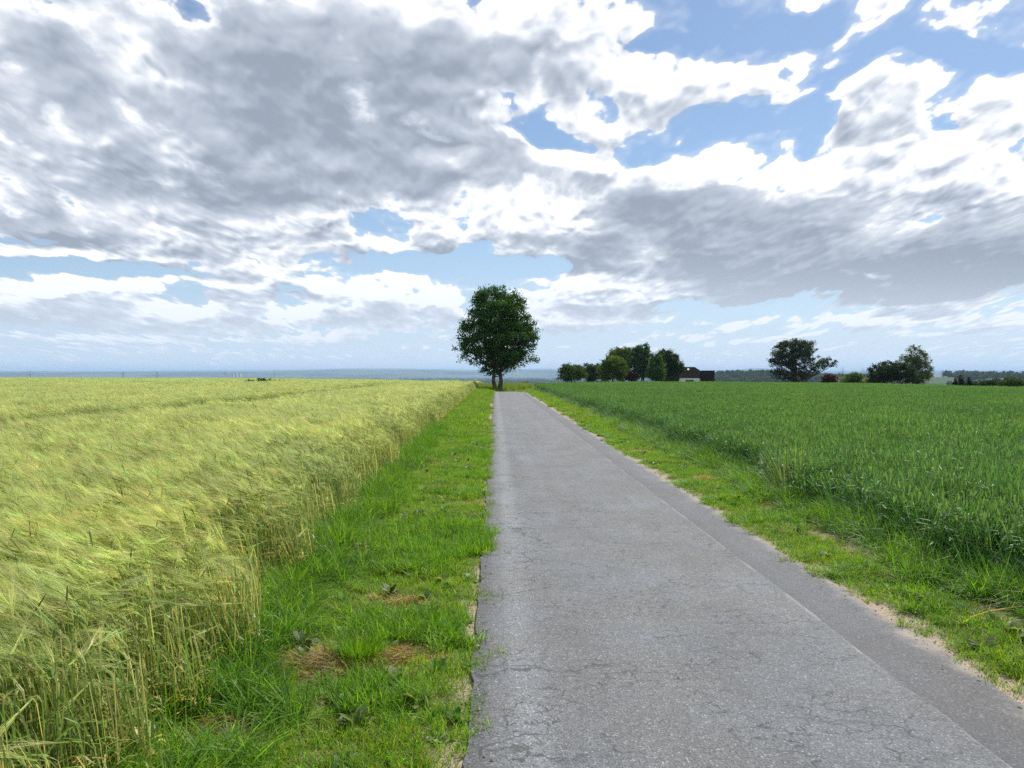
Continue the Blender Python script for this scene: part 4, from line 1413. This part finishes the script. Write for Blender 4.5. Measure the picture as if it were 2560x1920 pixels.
    for k, (X, lab) in enumerate(((1827, 'bare grey sapling with forked twigs left of the bright green bush'), (1874, 'bare grey sapling with forked twigs right of the bright green bush'))):
        D = 196
        x, y, z = spot(X, D)
        s = Soup()
        rng = np.random.default_rng(630 + k)
        hh = height_at(788, D) - z
        for j in range(6):
            a = np.array([0, 0, hh * (0.0 if j == 0 else rng.uniform(0.3, 0.6))])
            b = np.array([rng.uniform(-1.3, 1.3) if j else 0.3 - 0.6 * k, rng.uniform(-0.6, 0.6), hh * rng.uniform(0.85, 1.02)])
            s.tube(wavy(rng, a, b, 7, 0.06), np.linspace(0.06 if j == 0 else 0.035, 0.012, 7), (0.2, 0.18, 0.15), 5)
        o = s.build('bare_sapling', M_BARK, None, True)
        o.location = (x, y, z)
        tag(o, lab, 'sapling', 'bare saplings')
    D = 170
    x, y, z = spot(1930, D)
    tree('dark_thicket', 'large dense blackish green thicket in front of the silvery birch', 'bush', (x, y, z),
         lobes_from(D, x, z, [(1915, 808, 30, 22), (1935, 800, 36, 20), (1962, 806, 26, 22), (1895, 818, 14, 12), (1985, 818, 22, 14)]), [((0, 0, 0), (0.3, 0, 3.6), 0.15), ((-1.5, 0, 0), (-2.4, 0, 3), 0.13), ((2.5, 0, 0), (3.4, 0, 3), 0.13)], 330, 38, 0.6, 0.30, (0.030, 0.058, 0.020), 650, branches=60)
    D = 190
    x, y, z = spot(1992, D)
    tree('birch_tree', 'silvery green weeping birch with a thin airy crown behind the dark thicket', 'tree', (x, y, z),
         lobes_from(D, x, z, [(1985, 762, 22, 19), (1972, 778, 20, 18), (2003, 775, 20, 24), (2018, 795, 10, 20), (1995, 800, 26, 26), (1984, 748, 7, 8), (2000, 750, 6, 8)]), [((0, 0, 0), (-0.3, 0, 9.0), 0.19), ((0.3, 0.1, 2.2), (2.0, 0, 7.4), 0.1), ((-0.1, 0, 2.6), (-1.7, 0, 6.8), 0.09)], 260, 34, 0.90, 0.27, SILVER, 660, droop=1.5, squash=1.0, branches=130, spread=0.2, r0=0.03)
    D = 160
    for k, (X, Y, w, lab) in enumerate(((2077, 817, 5, 'smallest dark conifer, left of two bigger cones near the right edge'), (2089, 812, 8.5, 'tall dark pointed conifer, middle one of three near the right edge'), (2108, 814, 8.0, 'dark rounded conifer, right one of three near the right edge'))):
        x, y, z = spot(X, D)
        kk = D / 1661.7
        top = height_at(Y, D) - z
        lb = [(0, 0, top * 0.30, w * kk, w * kk, top * 0.3), (0, 0, top * 0.55, w * kk * 0.8, w * kk * 0.8, top * 0.28), (0, 0, top * 0.80, w * kk * 0.42, w * kk * 0.42, top * 0.22)]
        tree('dark_conifer', lab, 'conifer', (x, y, z), lb, [((0, 0, 0), (0, 0, top * 0.85), 0.08)], 90, 26, 0.35, 0.22, (0.022, 0.042, 0.020), 670 + k, group='clipped dark conifers', branches=20)
    D = 150
    x, y, z = spot(2205, D)
    tree('spreading_bush', 'big mid green bush cut by the right edge of the photo', 'bush', (x, y, z),
         lobes_from(D, x, z, [(2208, 828, 26, 13), (2190, 832, 16, 9), (2232, 830, 22, 14)]), [((0, 0, 0), (0, 0, 1.6), 0.08)], 150, 32, 0.5, 0.27, (0.055, 0.105, 0.026), 680, branches=20)
    x, y, z = spot(2155, 175)
    tree('field_hedge', 'low dark hedge running between the conifers and the far right bush', 'hedge', (x, y, z),
         lobes_from(175, x, z, [(2125, 831, 14, 6), (2145, 829, 16, 7), (2168, 828, 16, 8)]), [((-2, 0, 0), (-2, 0, 1.0), 0.06), ((1, 0, 0), (1, 0, 1.0), 0.06)], 120, 28, 0.5, 0.27, (0.036, 0.070, 0.024), 690, branches=16)
    # bluish shrub down where the lane drops away, and dry grass heads on the bank
    x, y, z = spot(1138, 190)
    tree('willow_bush', 'pale bluish willow bush in the dip where the lane drops out of sight', 'bush', (x, y, z),
         lobes_from(190, x, z, [(1134, 832, 9, 7), (1126, 835, 7, 6), (1141, 836, 7, 6)]), [((0, 0, 0), (0, 0, 2.0), 0.1)], 90, 26, 0.5, 0.3, (0.17, 0.22, 0.18), 700, branches=15)


def build_farmhouse():
    brick = plain_mat('dark_brick', (0.045, 0.030, 0.026), 0.85, 0.2, 0.35, 6.0)
    tile = plain_mat('dark_roof_tiles', (0.010, 0.007, 0.007), 0.95, 0.05, 0.4, 3.0)
    red = plain_mat('brown_brick', (0.028, 0.021, 0.020), 0.85, 0.2, 0.3, 5.0)
    white = plain_mat('white_render', (0.84, 0.84, 0.82), 0.8, 0.3, 0.05)
    glass = plain_mat('window_glass', (0.03, 0.05, 0.045), 0.08, 0.6, 0.1)
    D = 235.0
    k = D / 1661.7
    ang = math.radians(-13.0)
    x1 = (1518 - 1070) * k
    fx, fy = x1, D
    z0 = gz(fx, fy) - 0.2
    ridge = height_at(792, D) - z0
    eave = 2.55
    Wd, Dp = 12.5, 9.0
    root = tag(empty('farmhouse', (fx, fy, z0), ang), 'low dark brick farmhouse with a big black brown roof and one chimney', 'house')
    s = Soup()
    s.box((-Wd + 0.3, 0.3, 0), (-0.3, Dp - 0.3, eave), (0.05, 0.03, 0.03))
    wall = s.build('wall', brick, root)
    # half hipped roof: front slope, back slope, sloping ends
    e, ym, hb = 0.0, Dp / 2, 1.9
    V = [(-Wd, -0.2, eave - 0.15), (e, -0.2, eave - 0.15), (e, Dp + 0.2, eave - 0.15), (-Wd, Dp + 0.2, eave - 0.15), (-Wd + hb, ym, ridge), (e - hb, ym, ridge),
         (e, ym * 0.62, eave + (ridge - eave) * 0.62), (e, Dp - ym * 0.62, eave + (ridge - eave) * 0.62), (-Wd, ym * 0.62, eave + (ridge - eave) * 0.62), (-Wd, Dp - ym * 0.62, eave + (ridge - eave) * 0.62)]
    s = Soup()
    s.add(V, [(0, 1, 6, 6), (0, 6, 5, 4), (0, 4, 8, 8), (2, 3, 9, 9), (2, 9, 4, 5), (2, 5, 7, 7), (5, 6, 7, 7), (4, 9, 8, 8), (1, 2, 7, 6), (3, 0, 8, 9), (3, 2, 1, 0)], (0.03, 0.02, 0.02))
    roof = s.build('roof', tile, root)
    s = Soup()
    s.box((-7.05, ym - 0.4, ridge - 0.5), (-6.2, ym + 0.4, ridge + 0.75), (0.1, 0.05, 0.04))
    s.box((-7.15, ym - 0.5, ridge + 0.75), (-6.1, ym + 0.5, ridge + 0.86), (0.1, 0.05, 0.04))
    s.build('chimney', red, roof)
    sl = (ridge - eave + 0.15) / (ym + 0.2)
    for sx in (-9.6, -6.8, -3.9):
        s = Soup()
        v = ym * 0.78
        zz = eave - 0.15 + sl * (v + 0.2)
        s.add([(sx - .28, v - .3, zz - .3 * sl + .07), (sx + .28, v - .3, zz - .3 * sl + .07), (sx + .28, v + .3, zz + .3 * sl + .07), (sx - .28, v + .3, zz + .3 * sl + .07),
               (sx - .28, v - .3, zz - .3 * sl - .1), (sx + .28, v - .3, zz - .3 * sl - .1), (sx + .28, v + .3, zz + .3 * sl - .1), (sx - .28, v + .3, zz + .3 * sl - .1)],
              [(0, 1, 2, 3), (0, 4, 5, 1), (1, 5, 6, 2), (2, 6, 7, 3), (3, 7, 4, 0)], (0.8, 0.8, 0.8))
        s.build('skylight', white, roof)
    # pale front with a wide window
    s = Soup()
    s.box((-6.6, -0.55, 0), (-0.55, 0.30, 2.5), (0.8, 0.8, 0.8))
    front = s.build('front_wall', white, root)
    s = Soup()
    s.box((-4.75, -0.60, 0.7), (-2.3, -0.555, 2.0), (0.05, 0.05, 0.05))
    s.build('window', glass, front)
    root2 = tag(empty('farm_annex', (fx + 0.05 * math.cos(ang), fy + 0.05 * math.sin(ang), z0), ang), 'brown brick flat roofed annex joined to the right end of the farmhouse', 'building')
    h2 = height_at(801, D) - z0
    w2 = (1545.6 - 1518) * k
    s = Soup()
    s.box((0.04, 0.8, 0), (w2, 6.5, h2), (0.07, 0.04, 0.03))
    s.build('wall', red, root2)
    s = Soup()
    s.box((0.02, 0.68, h2), (w2 + 0.12, 6.6, h2 + 0.14), (0.03, 0.03, 0.03))
    s.build('roof', tile, root2)


def build_far_things():
    steel = plain_mat('grey_steel', (0.16, 0.17, 0.18), 0.6, 0.4, 0.1)
    pale = plain_mat('pale_concrete', (0.62, 0.60, 0.58), 0.8, 0.2, 0.08, 0.05)
    brick = plain_mat('red_brick', (0.32, 0.12, 0.08), 0.85, 0.2, 0.15, 0.2)
    dark = plain_mat('window_band', (0.08, 0.09, 0.10), 0.3, 0.5, 0.1)

    def far_spot(X, D):
        x, y, z = spot(X, D)
        return x, y, z

    # television mast with its basket
    x, y, z = far_spot(78.5, 7000)
    h = height_at(798.5, 7000) - z
    r = tag(empty('television_tower', (x, y, z)), 'slender dark tower with a round basket, tallest thing on the far left skyline', 'tower')
    s = Soup()
    s.tube([(0, 0, 0), (0, 0, h * 0.5), (0, 0, h * 0.72)], [5.5, 4.0, 3.2], sides=12)
    s.build('shaft', steel, r, True)
    s = Soup()
    hb = h * 0.60
    s.tube([(0, 0, hb - 7), (0, 0, hb - 3), (0, 0, hb + 4), (0, 0, hb + 8)], [3.5, 8.5, 8.5, 4], sides=16)
    s.build('basket', steel, r, True)
    s = Soup()
    s.tube([(0, 0, h * 0.72), (0, 0, h)], [2.2, 0.9], sides=8)
    s.build('antenna', steel, r)
    x, y, z = far_spot(72, 8000)
    h = height_at(801, 8000) - z
    s = Soup()
    s.tube([(0, 0, 0), (0, 0, h)], [2.4, 1.2], sides=8)
    s.tube([(-4, 0, h * 0.7), (4, 0, h * 0.7)], [0.8, 0.8], sides=6)
    o = s.build('radio_mast', steel)
    o.location = (x, y, z)
    tag(o, 'thin plain mast just left of the slender tower with the basket', 'mast')

    # lattice pylons
    def pylon_mesh():
        s = Soup()
        H, B = 1.0, 0.12
        for sx in (-1, 1):
            for sy in (-1, 1):
                s.tube([(sx * B, sy * B, 0), (sx * B * 0.35, sy * B * 0.35, 0.6), (sx * 0.008, sy * 0.008, H)], [0.016] * 3, sides=4)
        for z0, z1 in ((0.05, 0.25), (0.25, 0.42), (0.42, 0.56), (0.56, 0.7)):
            b0, b1 = B * (1 - z0 * 1.08), B * (1 - z1 * 1.08)
            for sg in (-1, 1):
                s.tube([(-b0, sg * b0, z0), (b1, sg * b1, z1)], [0.009] * 2, sides=4)
                s.tube([(b0, sg * b0, z0), (-b1, sg * b1, z1)], [0.009] * 2, sides=4)
        for z0, a in ((0.66, 0.24), (0.80, 0.19), (0.93, 0.12)):
            s.tube([(-a, 0, z0), (0, 0, z0 + 0.03), (a, 0, z0)], [0.010, 0.014, 0.010], sides=4)
            for sg in (-1, 1):
                s.tube([(sg * a, 0, z0), (sg * a, 0, z0 - 0.05)], [0.008] * 2, sides=4)
        return s.mesh('power_pylon', steel)
    pm = pylon_mesh()
    for X, D, Yt, lab in ((274.8, 6000, 802.6, 'lattice power pylon left of the long pale hall on the skyline'), (346.8, 6400, 802.4, 'lattice power pylon standing alone right of the long pale hall'),
                          (2049, 4200, 800.0, 'distant lattice pylon above the ridge over the dark conifers'), (2161, 4200, 800.0, 'distant lattice pylon nearest the right edge of the photo')):
        x, y, z = far_spot(X, D)
        h = height_at(Yt, D) - z
        o = bpy.data.objects.new('power_pylon', pm)
        scene.collection.objects.link(o)
        o.location = (x, y, z)
        o.scale = (h, h, h)
        o.rotation_euler = (0, 0, math.radians(20))
        tag(o, lab, 'pylon', 'power pylons on the skyline')

    # wind turbines
    def turbine(X, D, Yt, turn, lab):
        x, y, z = far_spot(X, D)
        h = height_at(Yt, D) - z
        r = tag(empty('wind_turbine', (x, y, z)), lab, 'wind turbine', 'wind turbines on the skyline')
        s = Soup()
        s.tube([(0, 0, 0), (0, 0, h * 0.7)], [2.8, 1.8], sides=10)
        s.build('tower', steel, r, True)
        s = Soup()
        s.box((-2, -4, h * 0.7 - 1.5), (2, 5, h * 0.7 + 2.5), (0.3, 0.3, 0.3))
        s.build('nacelle', steel, r)
        for k in range(3):
            a = math.radians(turn + 120 * k)
            s = Soup()
            L = h * 0.34
            q = np.array([0.03, 0.15, 0.4, 0.7, 1.0])[:, None] * L
            pts = np.array([[0, -5, h * 0.7 + 0.5]]) + q * np.array([[math.sin(a), 0, math.cos(a)]])
            s.tube(pts, [1.1, 1.9, 1.5, 1.0, 0.3], sides=6)
            s.build('blade', steel, r)
    turbine(491, 8200, 799.0, 8, 'wind turbine beside the three tower blocks on the skyline')
    turbine(596, 8200, 797.5, -12, 'wind turbine standing alone right of the tower blocks on the skyline')

    def block(name, X, D, w, h, dep, mat, lab, cat, group=None, bands=3, roof=None):
        x, y, z = far_spot(X, D)
        r = tag(empty(name, (x, y, z - 1)), lab, cat, group)
        s = Soup()
        s.box((-w / 2, 0, 0), (w / 2, dep, h), (0.5, 0.5, 0.5))
        s.build('wall', mat, r)
        s = Soup()
        for b in range(bands):
            zz = h * (b + 0.45) / bands
            s.box((-w * 0.44, -0.35, zz), (w * 0.44, -0.01, zz + h / bands * 0.35), (0.1, 0.1, 0.1))
        s.build('window', dark, r)
        s = Soup()
        if roof:
            s.add([(-w / 2 - 1, -1, h), (w / 2 + 1, -1, h), (w / 2 + 1, dep + 1, h), (-w / 2 - 1, dep + 1, h), (-w / 2, dep / 2, h + roof), (w / 2, dep / 2, h + roof)],
                  [(0, 1, 5, 4), (2, 3, 4, 5), (1, 2, 5, 5), (3, 0, 4, 4), (3, 2, 1, 0)], (0.3, 0.1, 0.1))
        else:
            s.box((-w / 2 - 0.5, -0.5, h), (w / 2 + 0.5, dep + 0.5, h + 1.2), (0.4, 0.4, 0.4))
        s.build('roof', brick if roof else pale, r)
    block('factory_hall', 292, 6500, 98, 17, 60, pale, 'long low pale factory hall on the left skyline', 'factory', bands=1)
    block('tower_block', 507, 9500, 26, 66, 20, pale, 'leftmost grey tower block of the three on the skyline', 'tower block', 'tower blocks on the skyline', 9)
    block('tower_block', 514, 9500, 28, 78, 22, pale, 'middle and tallest tower block of the three on the skyline', 'tower block', 'tower blocks on the skyline', 11)
    block('tower_block', 522, 9500, 26, 74, 22, pale, 'rightmost tower block of the three on the skyline', 'tower block', 'tower blocks on the skyline', 10)
    block('brick_hall', 647, 5200, 30, 13, 20, brick, 'reddish roofed hall above the dark copse behind the barley', 'building', bands=2, roof=5)
    block('white_house', 480, 6200, 22, 16, 14, pale, 'bright white house left of the first wind turbine on the skyline', 'house', bands=2, roof=5)
    block('white_house', 786, 4300, 12, 12, 10, pale, 'tiny white house at the dark wood edge left of the big tree', 'house', bands=2, roof=3)


def build_woods():
    rng = np.random.default_rng(800)
    kinds = []
    for i in range(6):
        f, _c = foliage(rng, [(0, 0, 0.55, 0.40, 0.40, 0.42), (0.15, 0.1, 0.7, 0.25, 0.25, 0.25), (-0.2, 0, 0.4, 0.28, 0.28, 0.3)], 34, 14, 0.16, 0.15, (0.045, 0.080, 0.032), 2.5, spread=0.25)
        kinds.append(f)
    c = patch_set('far_tree', kinds, M_LEAF)
    pts, sc = [], []

    def band(Xa, Xb, Da, Db, n, h, clump=900):
        X = rng.uniform(Xa, Xb, n)
        D = rng.uniform(Da, Db, n)
        keep = fnoise(X / 60.0, D / clump, 81) > -0.12
        X, D = X[keep], D[keep]
        pts.append(np.stack([(X - 1070) / 1661.7 * D, D], -1))
        sc.append(rng.uniform(0.7, 1.25, len(X)) * h)
    band(840, 1420, 5200, 6400, 1500, 17, 300)
    band(-200, 2400, 6500, 9500, 2600, 17)
    band(340, 780, 5200, 5900, 500, 15, 200)
    band(600, 690, 1500, 1620, 60, 12, 100)
    band(700, 1400, 3600, 4600, 300, 16)
    band(1000, 1300, 900, 1500, 60, 12)
    band(1480, 2400, 1750, 2700, 3200, 15, 250)
    band(1900, 2400, 1200, 1600, 700, 12, 200)
    p = np.vstack(pts)
    s = np.concatenate(sc)
    n = len(p)
    z = ground_z(p[:, 0], p[:, 1]) - 0.5
    sets = [(c, np.hstack([p, z[:, None]]), np.stack([0 * s, 0 * s, rng.uniform(0, 6.28, n)], -1), np.stack([s * rng.uniform(0.8, 1.3, n), s * rng.uniform(0.8, 1.3, n), s], -1), rng.integers(0, 6, n))]
    return set_out('distant_woods', sets, 'hazy blue green woods spread over the far plain and slopes', 'woods')


# ------------------------------------------------------------------ single plants and heaps on the verges
def build_verge_things():
    rng = np.random.default_rng(900)

    def hay(x, y, rx, ry, h, n, lab, seed):
        r_ = np.random.default_rng(seed)
        s = Soup()
        a = r_.uniform(0, 6.28, n)
        rr = np.sqrt(r_.random(n))
        px, py = np.cos(a) * rr * rx, np.sin(a) * rr * ry
        hz = h * (1 - rr ** 2) * r_.uniform(0.2, 1.0, n) * (0.7 + 0.6 * fnoise(px * 9, py * 9, seed))
        zz = ground_z(x + px, y + py) - gz(x, y) + hz + 0.004
        az = r_.normal(0.3, 1.0, n)
        L = r_.uniform(0.05, 0.16, n)
        t = np.array([-0.5, 0, 0.5])
        d = np.stack([np.cos(az), np.sin(az), r_.normal(0, 0.22, n)], -1)
        P = np.stack([px, py, zz], -1)[:, None, :] + d[:, None, :] * (L[:, None] * t)[..., None]
        P[:, 1, 2] += L * 0.10
        sd = unit(np.cross(d, r_.normal(0, 1, (n, 3))))
        col = np.where(r_.random((n, 1)) < 0.3, jit(r_, (0.20, 0.13, 0.075), n, 0.25), jit(r_, (0.44, 0.34, 0.20), n, 0.22))
        s.ribbons(P, np.full((n, 3), 0.0017), sd, col)
        o = s.build('hay_heap', M_GRASS)
        o.location = (x, y, gz(x, y))
        tag(o, lab, 'hay', 'heaps of dried mown grass')
    hay(-1.02, 4.38, 0.26, 0.22, 0.05, 900, 'brown dried hay patch on the left verge, just left of the bright tussock', 901)
    hay(-0.58, 4.55, 0.16, 0.14, 0.04, 420, 'small dried hay patch on the left verge, right of the bright tussock', 902)
    hay(-0.62, 5.55, 0.34, 0.07, 0.06, 700, 'long thin ridge of dried hay lying across the left verge', 903)
    hay(-1.28, 3.62, 0.12, 0.12, 0.10, 500, 'grey tangled straw heap at the bottom edge of the left verge', 904)
    hay(-0.72, 11.2, 0.30, 0.16, 0.05, 500, 'pale straw heap farther up the middle of the left verge', 905)
    hay(3.28, 12.0, 0.16, 0.30, 0.05, 420, 'dry straw heap on the right verge beside the dark wheat edge', 906)

    def tussock(x, y, n, lo, hi, w, cols, wts, lab, seed, spread, lean=0.35, droop=1.0, name='grass_tussock', cat='grass tuft', group=None):
        r_ = np.random.default_rng(seed)
        s = Soup()
        b = np.hstack([r_.normal(0, spread, (n, 2)), np.zeros((n, 1))])
        az = np.arctan2(b[:, 1], b[:, 0]) + r_.normal(0, 0.6, n)
        kind = r_.choice(len(cols), n, p=np.array(wts) / sum(wts))
        c = np.array(cols)[kind] * np.clip(1 + r_.normal(0, 0.15, (n, 1)), 0.6, 1.5)
        blades(s, r_, b, r_.uniform(lo, hi, n), np.full(n, w), np.abs(r_.normal(0.1, lean, n)), r_.uniform(0.1, droop, n), az, c, 4)
        o = s.build(name, M_GRASS)
        o.location = (x, y, gz(x, y) - 0.005)
        tag(o, lab, cat, group)
    tussock(-0.80, 4.50, 420, 0.12, 0.21, 0.0042, [(0.17, 0.34, 0.02), (0.10, 0.25, 0.02)], [3, 2], 'bright fresh green grass tussock between two dried hay patches', 910, 0.055, group='single grass tussocks')
    tussock(-1.22, 4.05, 380, 0.12, 0.20, 0.0042, [(0.09, 0.22, 0.02), (0.13, 0.28, 0.02)], [3, 2], 'dark green grass tussock near the bottom left, under the barley', 911, 0.06, group='single grass tussocks')
    tussock(4.02, 10.3, 130, 0.45, 0.95, 0.0045, [(0.30, 0.34, 0.17), (0.20, 0.27, 0.10)], [3, 2], 'tall silvery grass plumes leaning out of the right wheat edge', 912, 0.10, 0.35, 0.9, 'plume_grass', 'tall grass')
    tussock(4.15, 14.5, 300, 0.25, 0.60, 0.006, [(0.05, 0.14, 0.03), (0.07, 0.17, 0.04)], [1, 1], 'dark bulging clump of wild grass at the wheat edge', 913, 0.16, 0.4, 1.6, 'wild_grass_clump', 'wild grass')

    def weed(x, y, n, size, col, wide, rise, lab, seed, group=None):
        o = weed_leaves(n, seed, size, col, wide, rise).build('broadleaf_weed', M_GRASS)
        o.location = (x, y, gz(x, y) - 0.012)
        tag(o, lab, 'weed', group)
    weed(-0.27, 3.52, 16, 0.06, (0.22, 0.30, 0.17), 0.45, 0.6, 'pale grey green weed leaves by the broken left road edge, nearest the camera', 920, 'broadleaf weeds on the verges')
    weed(-0.18, 6.3, 9, 0.10, (0.16, 0.26, 0.13), 0.5, 0.6, 'small pale weed rosette on the left road edge, farther from the camera', 921, 'broadleaf weeds on the verges')
    weed(3.50, 5.75, 11, 0.13, (0.13, 0.25, 0.10), 0.55, 0.6, 'light green dock weed beside the bare wheel track on the right verge', 922, 'broadleaf weeds on the verges')
    weed(-0.72, 8.0, 10, 0.15, (0.045, 0.12, 0.035), 0.35, 0.5, 'dark leafy weed in the middle of the left verge', 923, 'broadleaf weeds on the verges')
    # a broken dry stalk on the right verge
    s = Soup()
    s.tube([(0, 0, 0.05), (0.14, 0.04, 0.075), (0.30, 0.07, 0.09), (0.42, 0.12, 0.085)], [0.006, 0.005, 0.0045, 0.002], (0.55, 0.45, 0.26), 6)
    for a, b in (((0.14, 0.04, 0.075), (0.20, 0.10, 0.12)), ((0.30, 0.07, 0.09), (0.35, 0.02, 0.12)), ((0.33, 0.08, 0.09), (0.40, 0.15, 0.11))):
        s.tube([a, b], [0.003, 0.001], (0.55, 0.45, 0.26), 5)
    o = s.build('dry_stalk', M_GRASS, None, True)
    o.location = (3.18, 5.05, gz(3.18, 5.05))
    tag(o, 'pale dry stalk lying over the grass of the right verge', 'stalk')
    # weeds that stand above the barley
    for k, (X, D, n, sp, top, lab) in enumerate(((467, 84, 22, 0.55, 0.95, 'smallest scrap of dark weed standing above the barley, leftmost of the row'), (541, 82, 60, 0.40, 1.05, 'low dark weed clump above the barley, second from the left'),
                                                  (572, 80, 150, 0.62, 1.22, 'widest dark weed clump standing above the barley'), (605, 80, 60, 0.40, 1.08, 'dark weed clump above the barley, rightmost of the row'))):
        x, y, z = spot(X, D)
        r_ = np.random.default_rng(930 + k)
        s = Soup()
        for j in range(n // 3):
            a = np.array([r_.uniform(-sp, sp), r_.uniform(-0.4, 0.4), 0.2])
            b = a + np.array([r_.normal(0, 0.25), r_.normal(0, 0.2), top * r_.uniform(0.6, 1.0) - 0.2])
            s.tube([a, (a + b) / 2 + r_.normal(0, 0.04, 3), b], [0.012, 0.009, 0.004], (0.04, 0.07, 0.025), 4)
            m = 16
            t = r_.uniform(0.4, 1.0, m)[:, None]
            p = a * (1 - t) + b * t + r_.normal(0, 0.06, (m, 3))
            u_ = unit(r_.normal(0, 1, (m, 3)))
            v_ = unit(np.cross(u_, r_.normal(0, 1, (m, 3))))
            L = 0.10
            V = np.stack([p - u_ * L, p + v_ * L * 0.5, p + u_ * L, p - v_ * L * 0.5], 1).reshape(-1, 3)
            s.add(V, np.arange(4 * m).reshape(-1, 4), jit(r_, (0.035, 0.075, 0.022), m).repeat(4, 0))
        o = s.build('field_weed', M_GRASS)
        o.location = (x, y, z)
        tag(o, lab, 'weed', 'weeds standing above the barley')


def build_grit():
    """crumbs of stone along the two edges of the lane: too many to count"""
    rng = np.random.default_rng(970)
    n = 1500
    left = rng.random(n) < 0.45
    y = 3.0 + 13 * rng.random(n) ** 1.5
    x = np.where(left, rng.normal(-0.20, 0.07, n), rng.normal(2.80, 0.10, n))
    on = (x > -0.13) & (x < 2.70)
    z = np.where(on, ground_z(np.full(n, 1.3), y, False) + 0.030, ground_z(x, y))
    r = rng.gamma(2.0, 0.0022, n) + 0.002
    base = np.array([(1, 0, 0), (-1, 0, 0), (0, 1, 0), (0, -1, 0), (0, 0, 0.75), (0, 0, -0.6)], float)
    V = base[None] * r[:, None, None] * rng.uniform(0.6, 1.3, (n, 6, 1)) + np.stack([x, y, z + r * 0.3], -1)[:, None, :]
    tri = np.array([(0, 2, 4), (2, 1, 4), (1, 3, 4), (3, 0, 4), (2, 0, 5), (1, 2, 5), (3, 1, 5), (0, 3, 5)])
    F = (tri[None] + 6 * np.arange(n)[:, None, None]).reshape(-1, 3)
    c = np.array((0.30, 0.27, 0.23))[None] * rng.uniform(0.4, 1.5, (n, 1))
    s = Soup()
    s.add(V.reshape(-1, 3), F, np.repeat(c, 6, 0))
    m, N, out = new_mat('loose_grit')
    p = N.n('ShaderNodeBsdfPrincipled')
    N.put(p.inputs['Base Color'], N.n('ShaderNodeAttribute', attribute_name='col').outputs['Color'])
    p.inputs['Roughness'].default_value = 0.9
    N.put(out.inputs['Surface'], p.outputs[0])
    tag(s.build('gravel', m), 'loose grit scattered along both edges of the lane', 'gravel', kind='stuff')


# ------------------------------------------------------------------ the air
def build_haze():
    m, N, out = new_mat('summer_air')
    v = N.n('ShaderNodeVolumePrincipled')
    v.inputs['Color'].default_value = (0.52, 0.72, 1.0, 1.0)
    v.inputs['Density'].default_value = HAZE
    v.inputs['Anisotropy'].default_value = 0.1
    N.put(out.inputs['Volume'], v.outputs[0])
    s = Soup()
    s.box((-52000, -52000, PLAIN - 40), (52000, 52000, 215), (1, 1, 1))
    o = s.build('haze', m)
    tag(o, 'thin bluish summer haze over the whole plain', 'haze', kind='stuff')


HAZE = 5.8e-5
build_trees()
build_farmhouse()
build_far_things()
build_woods()
build_verge_things()
build_grit()
build_haze()
